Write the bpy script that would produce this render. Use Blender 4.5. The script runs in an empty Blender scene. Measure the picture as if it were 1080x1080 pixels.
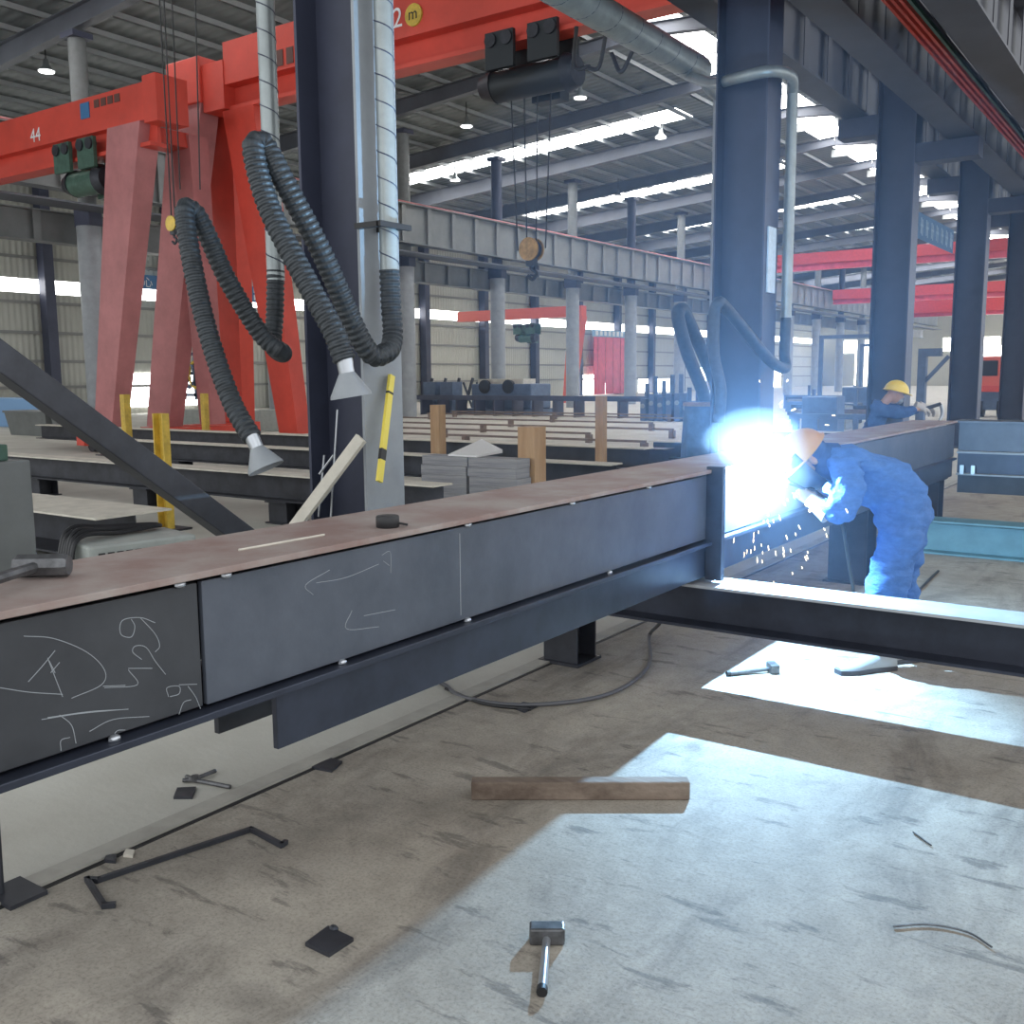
import bpy, bmesh, math, random
from mathutils import Vector, Matrix, noise
random.seed(7)
V = Vector
SC = bpy.context.scene
COL = SC.collection

# ------------------------------------------------------------------ camera
F, EYE = 1050.0, V((0, 0, 1.6))
_n = V((1280 - 540, 390 - 540, F)).normalized()          # building's long axis, +Y
_b = V((0, 396 - 540, F)).normalized()
_u = _n.cross(_b).normalized()
if _u.y > 0: _u = -_u
_x = _n.cross(_u).normalized()
R = Matrix((_x, _n, _u))
cd = bpy.data.cameras.new('camera'); cam = bpy.data.objects.new('camera', cd); COL.objects.link(cam)
cd.sensor_width = 36; cd.lens = 36 * F / 1080; cd.clip_end = 400; cd.clip_start = .05
cx, cy, cz = (R @ V((1, 0, 0)), R @ V((0, -1, 0)), R @ V((0, 0, -1)))
cam.matrix_world = Matrix(((cx.x, cy.x, cz.x, EYE.x), (cx.y, cy.y, cz.y, EYE.y), (cx.z, cy.z, cz.z, EYE.z), (0, 0, 0, 1)))
SC.camera = cam
def _ray(px, py): return (R @ V((px - 540, py - 540, F))).normalized()
def gz(px, py, z=0.0): d = _ray(px, py); return EYE + d * ((z - EYE.z) / d.z)
def gx(px, py, x): d = _ray(px, py); return EYE + d * (x / d.x)
def gy(px, py, y): d = _ray(px, py); return EYE + d * (y / d.y)

# ------------------------------------------------------------------ materials
MATS = {}
def mat(name, col, rough=.6, metal=0, var=.0, scale=6, col2=None, bump=0, bscale=60, emit=None, estr=0, alpha=1, coord='Object', stretch=None, spec=.5):
    m = bpy.data.materials.new(name); m.use_nodes = True; MATS[name] = m
    nt = m.node_tree; b = nt.nodes['Principled BSDF']
    b.inputs['Base Color'].default_value = (*col, 1); b.inputs['Roughness'].default_value = rough; b.inputs['Metallic'].default_value = metal
    b.inputs['Specular IOR Level'].default_value = spec
    if emit: b.inputs['Emission Color'].default_value = (*emit, 1); b.inputs['Emission Strength'].default_value = estr
    if var or col2 or bump:
        tc = nt.nodes.new('ShaderNodeTexCoord'); src = tc.outputs[coord]
        if stretch:
            mp = nt.nodes.new('ShaderNodeMapping'); mp.inputs['Scale'].default_value = stretch
            nt.links.new(src, mp.inputs['Vector']); src = mp.outputs['Vector']
    if var or col2:
        nz = nt.nodes.new('ShaderNodeTexNoise'); nz.inputs['Scale'].default_value = scale; nz.inputs['Detail'].default_value = 6; nz.inputs['Roughness'].default_value = .65
        nt.links.new(src, nz.inputs['Vector'])
        cr = nt.nodes.new('ShaderNodeValToRGB'); c2 = col2 or tuple(c * (1 + var) for c in col); c1 = col if col2 else tuple(c * (1 - var) for c in col)
        cr.color_ramp.elements[0].position = .36; cr.color_ramp.elements[1].position = .64
        cr.color_ramp.elements[0].color = (*c1, 1); cr.color_ramp.elements[1].color = (*c2, 1)
        nt.links.new(nz.outputs['Fac'], cr.inputs['Fac']); nt.links.new(cr.outputs['Color'], b.inputs['Base Color'])
    if bump:
        n2 = nt.nodes.new('ShaderNodeTexNoise'); n2.inputs['Scale'].default_value = bscale; n2.inputs['Detail'].default_value = 4
        nt.links.new(src, n2.inputs['Vector'])
        bp = nt.nodes.new('ShaderNodeBump'); bp.inputs['Strength'].default_value = bump; bp.inputs['Distance'].default_value = .02
        nt.links.new(n2.outputs['Fac'], bp.inputs['Height']); nt.links.new(bp.outputs['Normal'], b.inputs['Normal'])
    return m

STEEL = mat('mill_scale_steel', (.068, .079, .102), .45, .25, col2=(.1, .112, .14), scale=3, bump=.04, bscale=30)
STEELP = mat('dark_face_steel', (.034, .036, .042), .5, .2, col2=(.052, .055, .062), scale=3)
LITTOP = mat('arc_lit_steel_top', (.4, .42, .44), .5, .1, var=.12, scale=5)  # pale steel colour with the arc light on the top flange put in
STEELD = mat('dark_steel', (.035, .037, .046), .5, .3, var=.3, scale=4)
STEELB = mat('blue_black_steel', (.035, .041, .061), .42, .4, var=.25, scale=3)
RUSTTOP = mat('rusty_plate', (.25, .165, .145), .6, .1, col2=(.34, .29, .265), scale=4, bump=.05)
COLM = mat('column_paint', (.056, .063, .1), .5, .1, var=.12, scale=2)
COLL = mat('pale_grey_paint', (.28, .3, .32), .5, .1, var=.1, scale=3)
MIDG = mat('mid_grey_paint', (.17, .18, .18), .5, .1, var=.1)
COLD = mat('dark_shaded_column_paint', (.036, .041, .068), .55, .1, var=.15, scale=2)  # darker column paint, shade inside the H sections put into the colour
GALV = mat('galvanised_duct', (.3, .33, .33), .4, .5, var=.12, scale=5)
HOSE = mat('black_hose', (.028, .034, .04), .5, 0, var=.3, scale=20)
RED = mat('red_crane_paint', (.64, .07, .045), .45, 0, var=.12, scale=.8)
REDL = mat('faded_red_paint', (.47, .18, .18), .55, 0, var=.12, scale=1.5)
REDD = mat('far_red_paint', (.5, .05, .05), .5, 0, var=.1)
WHITE = mat('white_paint', (.8, .8, .8), .6)
CHALK = mat('chalk', (.3, .32, .34), .95)
YEL = mat('yellow_paint', (.62, .42, .06), .5, 0, var=.2, scale=8)
YELB = mat('bright_yellow', (.75, .6, .08), .45)
WOOD = mat('pine_wood', (.4, .24, .12), .7, 0, col2=(.52, .34, .19), scale=9, stretch=(1, 1, .12))
OLDWOOD = mat('weathered_timber', (.1, .07, .052), .85, 0, col2=(.24, .185, .145), scale=7, stretch=(.25, 1, 1), bump=.3, bscale=40)
BLACK = mat('black_rubber', (.012, .012, .014), .5)
BOARD = mat('grey_boards', (.2, .2, .22), .75, 0, col2=(.36, .36, .37), scale=5, stretch=(.3, .3, 6))
PLANK = mat('pale_plank', (.6, .56, .48), .7, 0, var=.1)
MACH = mat('machine_grey', (.3, .32, .3), .5, 0, var=.1)
MACHB = mat('machine_blue', (.1, .14, .22), .5, .1, var=.2, scale=2)
MACHG = mat('machine_green', (.06, .12, .09), .5, .1, var=.2)
CAB = mat('cabinet_grey', (.17, .18, .18), .55, .1, var=.1, scale=2)
WALLM = mat('wall_siding', (.46, .46, .41), .6, 0, var=.05, scale=.4)
WALLG = mat('wall_girt', (.25, .25, .24), .6)
ROOFM = mat('roof_sheet', (.15, .165, .168), .55, .1, var=.12, scale=.6)
PURL = mat('purlin_steel', (.43, .45, .45), .5, .2, var=.1, scale=.5)
RAFT = mat('rafter_steel', (.11, .118, .14), .5, .1, var=.15, scale=.6)
GIRD = mat('runway_girder', (.06, .062, .078), .5, .1, var=.2, scale=.8)
GIRDL = mat('runway_girder_pale', (.2, .21, .21), .5, .1, var=.15, scale=.8)
CLOTH = mat('blue_cotton', (.085, .19, .46), .85, 0, var=.12, scale=14, spec=.2, bump=1.0, bscale=9, stretch=(1.4, 1, 2.4))
CLOTHD = mat('navy_cotton', (.05, .1, .24), .85, 0, var=.15, scale=14, spec=.2)
SKIN = mat('skin', (.5, .3, .22), .55)
HAT1 = mat('orange_yellow_plastic', (.5, .25, .055), .35)
HAT2 = mat('yellow_plastic', (.85, .6, .04), .3)
MASKM = mat('mask_plastic', (.04, .06, .1), .35)
GLOVE = mat('glove_leather', (.5, .46, .42), .8)
SHOE = mat('shoe_leather', (.3, .32, .33), .6)
SOLE = mat('shoe_sole', (.05, .05, .06), .7)
BLUES = mat('blue_sign', (.05, .17, .36), .5)
TARP = mat('dark_tarpaulin', (.05, .075, .11), .75, 0, var=.3, scale=7, bump=.3, bscale=12)
RAILM = mat('brown_rail', (.2, .155, .135), .7, 0, var=.2)
RUST = mat('rusty_rim', (.25, .15, .1), .7, 0, var=.3, scale=10)
FOIL = mat('white_sheet', (.82, .82, .82), .6)
PINK = mat('red_strip_curtain', (.62, .08, .12), .4, 0, var=.15, scale=2)
TOOL = mat('worn_tool_steel', (.12, .12, .125), .45, .6, var=.3, scale=25)
CHROME = mat('bright_steel', (.5, .52, .55), .3, .8)
ORANGE = mat('orange_lift', (.7, .13, .08), .5)
SKYL = mat('skylight_panel', (.8, .8, .8), .5, emit=(1, 1, 1), estr=11)
WINL = mat('lit_window', (.8, .8, .8), .5, emit=(1, 1, .98), estr=7)
LAMP = mat('lamp_diffuser', (.9, .9, .9), .5, emit=(1, 1, 1), estr=4)
ARC = mat('arc_plasma', (1, 1, 1), .5, emit=(.8, .92, 1), estr=120)
SPARK = mat('hot_spatter', (1, .8, .5), .5, emit=(1, .72, .42), estr=7)

def floor_material():
    m = bpy.data.materials.new('concrete_floor'); m.use_nodes = True; nt = m.node_tree; N = nt.nodes; L = nt.links
    b = N['Principled BSDF']; b.inputs['Roughness'].default_value = .75; b.inputs['Specular IOR Level'].default_value = .3
    tc = N.new('ShaderNodeTexCoord')
    def nz(scale, detail=6, rough=.6, st=None, dist=0):
        n = N.new('ShaderNodeTexNoise'); n.inputs['Scale'].default_value = scale; n.inputs['Detail'].default_value = detail; n.inputs['Roughness'].default_value = rough; n.inputs['Distortion'].default_value = dist
        if st:
            mp = N.new('ShaderNodeMapping'); mp.inputs['Scale'].default_value = st; mp.inputs['Rotation'].default_value = (0, 0, -.12); L.new(tc.outputs['Object'], mp.inputs['Vector']); L.new(mp.outputs['Vector'], n.inputs['Vector'])
        else: L.new(tc.outputs['Object'], n.inputs['Vector'])
        return n
    def ramp(n, stops):
        r = N.new('ShaderNodeValToRGB'); e = r.color_ramp.elements
        e[0].position, e[0].color = stops[0][0], (*stops[0][1], 1); e[1].position, e[1].color = stops[-1][0], (*stops[-1][1], 1)
        for p, c in stops[1:-1]: q = e.new(p); q.color = (*c, 1)
        L.new(n.outputs['Fac'], r.inputs['Fac']); return r
    def mix(kind, fac, a, c):
        x = N.new('ShaderNodeMix'); x.data_type = 'RGBA'; x.blend_type = kind
        if isinstance(fac, float): x.inputs['Factor'].default_value = fac
        else: L.new(fac, x.inputs['Factor'])
        L.new(a, x.inputs['A']); L.new(c, x.inputs['B']); return x.outputs['Result']
    base = ramp(nz(.55, 5), [(.3, (.285, .245, .198)), (.5, (.37, .332, .28)), (.7, (.44, .405, .35))])
    fine = ramp(nz(9, 8, .7), [(.3, (.78, .78, .78)), (.7, (1.08, 1.08, 1.08))])
    c = mix('MULTIPLY', 1.0, base.outputs['Color'], fine.outputs['Color'])
    stain = ramp(nz(1.6, 7, .68, (1.5, .5, 1), .6), [(.50, (1, 1, 1)), (.62, (.62, .61, .62)), (.72, (.42, .42, .44))])
    c = mix('MULTIPLY', .75, c, stain.outputs['Color'])
    streak = ramp(nz(7.5, 7, .68, (.34, 1.25, 1), .25), [(.575, (1, 1, 1)), (.63, (.5, .5, .52)), (.7, (.36, .36, .38))])
    c = mix('MULTIPLY', .75, c, streak.outputs['Color'])
    grit = ramp(nz(85, 4, .75), [(.34, (.66, .65, .64)), (.5, (1, 1, 1)), (.7, (1.12, 1.12, 1.12))])
    c = mix('MULTIPLY', .8, c, grit.outputs['Color'])
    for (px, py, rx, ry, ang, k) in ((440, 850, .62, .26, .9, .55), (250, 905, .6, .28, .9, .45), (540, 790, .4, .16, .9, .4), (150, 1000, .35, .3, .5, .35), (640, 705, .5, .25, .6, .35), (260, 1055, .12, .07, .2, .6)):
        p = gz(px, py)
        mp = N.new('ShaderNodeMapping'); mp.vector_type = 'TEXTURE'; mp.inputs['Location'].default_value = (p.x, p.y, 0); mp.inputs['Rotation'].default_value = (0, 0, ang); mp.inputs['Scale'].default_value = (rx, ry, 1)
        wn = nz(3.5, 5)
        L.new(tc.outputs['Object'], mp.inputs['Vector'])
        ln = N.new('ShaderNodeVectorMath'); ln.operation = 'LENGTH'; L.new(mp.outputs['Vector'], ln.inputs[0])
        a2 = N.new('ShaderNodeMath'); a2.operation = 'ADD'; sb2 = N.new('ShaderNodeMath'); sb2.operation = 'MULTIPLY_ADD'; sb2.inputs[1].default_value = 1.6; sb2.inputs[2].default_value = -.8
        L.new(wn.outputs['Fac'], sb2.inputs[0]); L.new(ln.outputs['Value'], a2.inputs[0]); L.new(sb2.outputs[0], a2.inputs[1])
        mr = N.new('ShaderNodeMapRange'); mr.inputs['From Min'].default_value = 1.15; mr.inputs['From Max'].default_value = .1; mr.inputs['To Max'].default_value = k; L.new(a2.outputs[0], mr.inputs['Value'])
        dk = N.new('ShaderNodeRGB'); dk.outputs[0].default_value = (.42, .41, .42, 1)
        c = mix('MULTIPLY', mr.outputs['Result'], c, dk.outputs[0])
    # pale swept concrete on the far side of the seam
    sx = N.new('ShaderNodeSeparateXYZ'); L.new(tc.outputs['Object'], sx.inputs['Vector'])
    pale = ramp(nz(1.1, 6), [(.3, (.42, .40, .35)), (.7, (.56, .545, .49))])
    lt = N.new('ShaderNodeMapRange'); lt.inputs['From Min'].default_value = -2.9; lt.inputs['From Max'].default_value = -3.0; L.new(sx.outputs['X'], lt.inputs['Value'])
    c = mix('MIX', lt.outputs['Result'], c, pale.outputs['Color'])
    L.new(c, b.inputs['Base Color'])
    bp = N.new('ShaderNodeBump'); bp.inputs['Strength'].default_value = .25; bp.inputs['Distance'].default_value = .01
    L.new(nz(35, 6).outputs['Fac'], bp.inputs['Height']); L.new(bp.outputs['Normal'], b.inputs['Normal'])
    return m
FLOORM = floor_material()

def corrugated(m, axis, freq):
    nt = m.node_tree; b = nt.nodes['Principled BSDF']
    tc = nt.nodes.new('ShaderNodeTexCoord'); w = nt.nodes.new('ShaderNodeTexWave'); w.bands_direction = axis; w.inputs['Scale'].default_value = freq
    nt.links.new(tc.outputs['Object'], w.inputs['Vector'])
    bp = nt.nodes.new('ShaderNodeBump'); bp.inputs['Strength'].default_value = .6; bp.inputs['Distance'].default_value = .05
    nt.links.new(w.outputs['Fac'], bp.inputs['Height']); nt.links.new(bp.outputs['Normal'], b.inputs['Normal'])
corrugated(WALLM, 'Y', 1.2); corrugated(ROOFM, 'Y', .8)

# ------------------------------------------------------------------ mesh helpers
ORG = {}
class MB:
    def __init__(s): s.v = []; s.f = []
    def add(s, vs, fs):
        o = len(s.v); s.v += [V(v) for v in vs]; s.f += [tuple(o + i for i in f) for f in fs]; return s
    def box(s, a, b):
        x0, y0, z0 = (min(a[i], b[i]) for i in range(3)); x1, y1, z1 = (max(a[i], b[i]) for i in range(3))
        return s.add([(x0, y0, z0), (x1, y0, z0), (x1, y1, z0), (x0, y1, z0), (x0, y0, z1), (x1, y0, z1), (x1, y1, z1), (x0, y1, z1)],
                     [(3, 2, 1, 0), (4, 5, 6, 7), (0, 1, 5, 4), (1, 2, 6, 5), (2, 3, 7, 6), (3, 0, 4, 7)])
    def hexa(s, lo, hi):      # two quads (4 points each, same winding, lo below hi)
        return s.add(list(lo) + list(hi), [(3, 2, 1, 0), (4, 5, 6, 7), (0, 1, 5, 4), (1, 2, 6, 5), (2, 3, 7, 6), (3, 0, 4, 7)])
    def bar(s, p, q, w, h, up=(0, 0, 1), w2=None, h2=None):
        p, q = V(p), V(q); d = (q - p).normalized(); u = V(up)
        sd = d.cross(u)
        if sd.length < 1e-4: sd = d.cross(V((0, 1, 0)))
        sd.normalize(); u = sd.cross(d).normalized(); w2 = w if w2 is None else w2; h2 = h if h2 is None else h2
        def q4(c, w, h): return [c - sd * w / 2 - u * h / 2, c + sd * w / 2 - u * h / 2, c + sd * w / 2 + u * h / 2, c - sd * w / 2 + u * h / 2]
        return s.add(q4(p, w, h) + q4(q, w2, h2), [(0, 1, 2, 3), (7, 6, 5, 4), (4, 5, 1, 0), (5, 6, 2, 1), (6, 7, 3, 2), (7, 4, 0, 3)])
    def tube(s, pts, r, seg=10, cap=True):
        pts = [V(p) for p in pts]; n = len(pts); rs = r if isinstance(r, (list, tuple)) else [r] * n
        o = len(s.v); prev = None
        for i, p in enumerate(pts):
            t = (pts[min(i + 1, n - 1)] - pts[max(i - 1, 0)]).normalized()
            if prev is None:
                a = V((0, 0, 1)) if abs(t.z) < .9 else V((1, 0, 0)); nx = t.cross(a).normalized()
            else:
                nx = (prev - t * prev.dot(t)).normalized()
            prev = nx; ny = t.cross(nx)
            for k in range(seg):
                a = 2 * math.pi * k / seg; s.v.append(p + (nx * math.cos(a) + ny * math.sin(a)) * rs[i])
        for i in range(n - 1):
            for k in range(seg):
                a, b = o + i * seg + k, o + i * seg + (k + 1) % seg; s.f.append((a, b, b + seg, a + seg))
        if cap:
            s.f.append(tuple(o + k for k in reversed(range(seg)))); s.f.append(tuple(o + (n - 1) * seg + k for k in range(seg)))
        return s
    def prism(s, poly, ext):
        n = len(poly); e = V(ext); P = [V(p) for p in poly]
        return s.add(P + [p + e for p in P], [tuple(reversed(range(n))), tuple(range(n, 2 * n))] + [(i, (i + 1) % n, n + (i + 1) % n, n + i) for i in range(n)])
    def ball(s, c, r, nu=14, nv=9, M=None):
        c = V(c); r = r if isinstance(r, (list, tuple)) else (r, r, r); vs = []; M = M or Matrix.Identity(3)
        for j in range(nv + 1):
            th = math.pi * j / nv
            for i in range(nu):
                ph = 2 * math.pi * i / nu
                vs.append(c + M @ V((r[0] * math.sin(th) * math.cos(ph), r[1] * math.sin(th) * math.sin(ph), r[2] * math.cos(th))))
        return s.add(vs, [(j * nu + i, (j + 1) * nu + i, (j + 1) * nu + (i + 1) % nu, j * nu + (i + 1) % nu) for j in range(nv) for i in range(nu)])
    def build(s, name, m, parent=None, smooth=False, bevel=0, center=True):
        if parent is None:
            if center:
                lo = V([min(v[i] for v in s.v) for i in range(3)]); hi = V([max(v[i] for v in s.v) for i in range(3)])
                org = V(((lo.x + hi.x) / 2, (lo.y + hi.y) / 2, lo.z))
            else: org = V((0, 0, 0))
        else: org = ORG[parent.name]
        me = bpy.data.meshes.new(name); me.from_pydata([v - org for v in s.v], [], s.f); me.materials.append(m)
        bm = bmesh.new(); bm.from_mesh(me); bmesh.ops.remove_doubles(bm, verts=bm.verts, dist=1e-6); bmesh.ops.recalc_face_normals(bm, faces=bm.faces); bm.to_mesh(me); bm.free()
        if smooth:
            for p in me.polygons: p.use_smooth = True
            me.set_sharp_from_angle(angle=math.radians(42))
        o = bpy.data.objects.new(name, me); COL.objects.link(o)
        if parent is None: o.location = org
        else: o.parent = parent
        ORG[o.name] = org
        if bevel:
            bv = o.modifiers.new('bevel', 'BEVEL'); bv.width = bevel; bv.segments = 2; bv.limit_method = 'ANGLE'
        return o
def tag(o, label, cat, group=None, kind=None):
    if label: o['label'] = label
    if cat: o['category'] = cat
    if group: o['group'] = group
    if kind: o['kind'] = kind
    return o
def thing(name, label, cat, loc=(0, 0, 0), group=None, kind=None):
    o = bpy.data.objects.new(name, None); COL.objects.link(o); o.location = loc; o.empty_display_size = .1
    ORG[o.name] = V(loc); return tag(o, label, cat, group, kind)
def spline(pts, n=10):
    pts = [V(p) for p in pts]; P = [2 * pts[0] - pts[1]] + pts + [2 * pts[-1] - pts[-2]]; out = []
    for i in range(1, len(P) - 2):
        for k in range(n):
            t = k / n; a, b, c, d = P[i - 1], P[i], P[i + 1], P[i + 2]
            out.append(.5 * ((2 * b) + (c - a) * t + (2 * a - 5 * b + 4 * c - d) * t * t + (3 * b - a - 3 * c + d) * t ** 3))
    return out + [pts[-1]]
def resample(pts, step):
    out = [pts[0]]; acc = 0
    for a, b in zip(pts, pts[1:]):
        L = (b - a).length
        while acc + L >= step:
            t = (step - acc) / L; a = a.lerp(b, t); out.append(a); L = (b - a).length; acc = 0
        acc += L
    return out
def text_mesh(txt, size, name, m, parent, loc, right, up, depth=.002):
    c = bpy.data.curves.new('t', 'FONT'); c.body = txt; c.size = size; c.extrude = depth
    t = bpy.data.objects.new('t', c); COL.objects.link(t); dg = bpy.context.evaluated_depsgraph_get(); dg.update()
    me = bpy.data.meshes.new_from_object(t.evaluated_get(dg)); bpy.data.objects.remove(t)
    r, u = V(right).normalized(), V(up).normalized(); nrm = r.cross(u); me.materials.clear(); me.materials.append(m)
    o = bpy.data.objects.new(name, me); COL.objects.link(o)
    org = ORG[parent.name]; L = V(loc) - org
    me.transform(Matrix(((r.x, u.x, nrm.x, L.x), (r.y, u.y, nrm.y, L.y), (r.z, u.z, nrm.z, L.z), (0, 0, 0, 1))))
    o.parent = parent; ORG[o.name] = org; return o
def ibeam(name, label, cat, p, q, w, h, tf=.014, tw=.01, m=None, group=None, mtop=None, stiff=0, kind=None):
    """p, q: ends of the top centre line"""
    m = m or STEELD; p, q = V(p), V(q); d = (q - p).normalized(); sd = d.cross(V((0, 0, 1))).normalized()
    r = thing(name, label, cat, ((p.x + q.x) / 2, (p.y + q.y) / 2, min(p.z, q.z) - h), group, kind)
    z = V((0, 0, 1))
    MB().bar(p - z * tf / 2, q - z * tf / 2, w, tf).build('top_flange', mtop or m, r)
    MB().bar(p - z * h / 2, q - z * h / 2, tw, h - 2 * tf).build('web', m, r)
    MB().bar(p - z * (h - tf / 2), q - z * (h - tf / 2), w, tf).build('bottom_flange', m, r)
    if stiff:
        L = (q - p).length; n = max(1, int(L / stiff)); first = None
        for i in range(1, n):
            c = p + d * (L * i / n)
            if first is None:
                s = MB(); c0 = c
                for k in (-1, 1):
                    a = c + sd * k * (tw / 2 + .001); b = c + sd * k * (w / 2 - .01)
                    s.bar((a + b) / 2 - z * tf, (a + b) / 2 - z * (h - tf), .012, abs((b - a).length), up=d)
                first = s.build('stiffener', m, r)
            else:
                e = first.copy(); COL.objects.link(e); e.parent = r; e.location = c - c0; ORG[e.name] = ORG[r.name]
    return r

# ------------------------------------------------------------------ setting
XW, YB = -41.0, 125.0
RX, RZ, SL = -15.0, 12.5, .065
def rz(x): return RZ - SL * abs(x - RX)
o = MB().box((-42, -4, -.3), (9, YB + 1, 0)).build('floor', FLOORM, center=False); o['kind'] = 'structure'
o = MB().box((-3.02, .2, 0), (-2.935, 40, .012)).build('trim_1', mat('kerb_strip', (.36, .34, .30), .7, 0, var=.15, scale=4)); o['kind'] = 'structure'
o = MB().box((-2.935, .2, 0), (-2.915, 40, .003)).build('trim_2', BLACK); o['kind'] = 'structure'
# left wall: sheet, girts, strip window, doors
w = MB()
w.box((XW - .15, -4, 0), (XW, YB, 5.2)); w.box((XW - .15, -4, 5.78), (XW, YB, 10.9))
wl = w.build('wall_left', WALLM, center=False); wl['kind'] = 'structure'
for i, z in enumerate((1.2, 2.3, 3.5, 4.75, 6.6, 7.8, 9)):
    g = MB().box((XW, -4, z), (XW + .08, YB, z + .12)).build('wall_girt', WALLG, wl)
g = MB().box((XW - .1, -4, 5.2), (XW - .05, YB, 5.78)).build('window_1', WINL, center=False); g['kind'] = 'structure'
for i, (y0, y1, z0, z1) in enumerate(((27.9, 29.4, .3, 1.85), (30.6, 31.6, .3, 1.85), (33.2, 34, .4, 1.7), (43.6, 45, .3, 2), (66, 70.4, .05, 1.6), (71.4, 72.6, .05, .9), (78, 84, .05, 1.3), (90, 93, .05, 2.2), (97, 101, .05, 2.4), (108, 113, .05, 2.6))):
    g = MB().box((XW, y0, z0), (XW + .05, y1, z1)).build('window_%d' % (i + 2), WINL, center=False); g['kind'] = 'structure'
wb = MB().box((XW, YB, 0), (9, YB + .15, 13)).build('wall_back', WALLM, center=False); wb['kind'] = 'structure'
for i, (x0, x1, z0, z1) in enumerate(((-38, -30, 4, 5.5), (-26, -20, 4, 5.5), (-36, -33, .05, 4), (-22, -18, .05, 4.5), (-14, -10, 4.2, 5.4), (-9, -5, .05, 4))):
    g = MB().box((x0, YB - .06, z0), (x1, YB, z1)).build('window_%d' % (i + 20), WINL, center=False); g['kind'] = 'structure'
# roof sheet with skylight openings filled by translucent panels
STRIPS = [(13.0, 1.0), (39.2, 1.7), (51.6, 1.8), (63.5, 1.8), (76, 1.2), (89, 1.2), (102, 1.2), (114, 1.2)]
XE = 3.0
rb = MB()
def slab(b, x0, x1, y0, y1, t=.06):
    b.hexa([(x0, y0, rz(x0)), (x1, y0, rz(x1)), (x1, y1, rz(x1)), (x0, y1, rz(x0))], [(x0, y0, rz(x0) + t), (x1, y0, rz(x1) + t), (x1, y1, rz(x1) + t), (x0, y1, rz(x0) + t)])
ys = [-4] + [e for c, w_ in STRIPS for e in (c - w_ / 2, c + w_ / 2)] + [YB]
for i in range(0, len(ys), 2):
    slab(rb, XW, RX - .9, ys[i], ys[i + 1]); slab(rb, RX + .9, XE, ys[i], ys[i + 1])
for c, w_ in STRIPS:
    slab(rb, XW, -35, c - w_ / 2, c + w_ / 2); slab(rb, -18.6, RX - .9, c - w_ / 2, c + w_ / 2); slab(rb, RX + .9, XE, c - w_ / 2, c + w_ / 2)
rf = rb.build('ceiling', ROOFM, center=False); rf['kind'] = 'structure'
nwin = 40
for c, w_ in STRIPS[1:]:
    b = MB(); slab(b, -35, -18.6, c - w_ / 2, c + w_ / 2, .04)
    g = b.build('window_%d' % nwin, SKYL, center=False); g['kind'] = 'structure'; nwin += 1
b = MB(); slab(b, -35, -18.6, 12.5, 13.5, .04); g = b.build('window_%d' % nwin, SKYL, center=False); g['kind'] = 'structure'; nwin += 1
b = MB().box((RX - .9, 18, RZ - .06), (RX + .9, YB, RZ - .02)); g = b.build('window_%d' % nwin, SKYL, center=False); g['kind'] = 'structure'
b = MB().box((RX - .9, -4, RZ - .06), (RX + .9, 18, RZ - .02)); g = b.build('trim_3', ROOFM, center=False); g['kind'] = 'structure'
x = XW + .6
while x < XE:
    if abs(x - RX) > .75:
        b = MB().box((x - .035, -4, rz(x) - .17), (x + .035, YB, rz(x) - .01)); b.box((x - .035, -4, rz(x) - .17), (x + .06, YB, rz(x) - .158))
        g = b.build('roof_purlin', PURL, center=False); g['kind'] = 'structure'
    x += 1.45
FRY = [-1.7 + 6.15 * k for k in range(21)]
for k, y in enumerate(FRY):
    for (xa, xb) in ((XW, RX), (RX, XE)):
        b = MB(); za, zb = rz(xa) - .18, rz(xb) - .18
        b.bar((xa, y, za - .02), (xb, y, zb - .02), .28, .02); da, db = (.8, .36) if xa == XW else (.36, .7)
        b.bar((xa, y, za - .02 - da / 2), (xb, y, zb - .02 - db / 2), .012, da, h2=db); b.bar((xa, y, za - .02 - da), (xb, y, zb - .02 - db), .28, .02)
        g = b.build('roof_rafter', RAFT, center=False); g['kind'] = 'structure'
    if y > 15:
        b = MB().box((RX - 1.1, y - 3.1, RZ - .45), (RX + 1.1, y - 3.0, RZ - .1)); g = b.build('roof_tie', PURL, center=False); g['kind'] = 'structure'

# ------------------------------------------------------------------ columns
ordn = ['first', 'second', 'third', 'fourth', 'fifth', 'sixth', 'seventh', 'eighth', 'ninth', 'tenth', 'eleventh', 'twelfth', 'thirteenth', 'fourteenth']
def hcolumn(y, half, lab, top, k):
    xb = -4.47 if k == 0 else -4.58
    r = thing('steel_column', lab, 'column', (-4.29, y, 0), 'dark steel columns of the near row')
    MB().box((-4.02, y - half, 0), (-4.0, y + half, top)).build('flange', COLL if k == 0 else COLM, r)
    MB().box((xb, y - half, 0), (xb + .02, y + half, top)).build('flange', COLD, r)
    MB().box((xb + .02, y - .008, 0), (-4.02, y + .008, top)).build('web', COLD, r)
    MB().box((-4.66, y - half - .06, 0), (-3.94, y + half + .06, .025)).build('base_plate', STEELD, r)
    return r
YA = [4.41, 10.62, 16.8, 22.9, 29.1, 35.3, 41.5, 47.7, 54, 60.3]
for k, y in enumerate(YA):
    lab = 'large dark grey H-section steel column standing nearest, between the two hanging hoses' if k == 0 else 'dark blue-grey H-section steel column, %s along the near row' % ordn[k]
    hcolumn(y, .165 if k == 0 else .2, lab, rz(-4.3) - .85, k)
XBc = -26.0
YBc = [10.6, 16.7, 23.4, 30.1, 36.2, 42.5, 48.5, 54.6, 60.8, 67, 73.2, 79.4, 85.6, 91.8]
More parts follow.
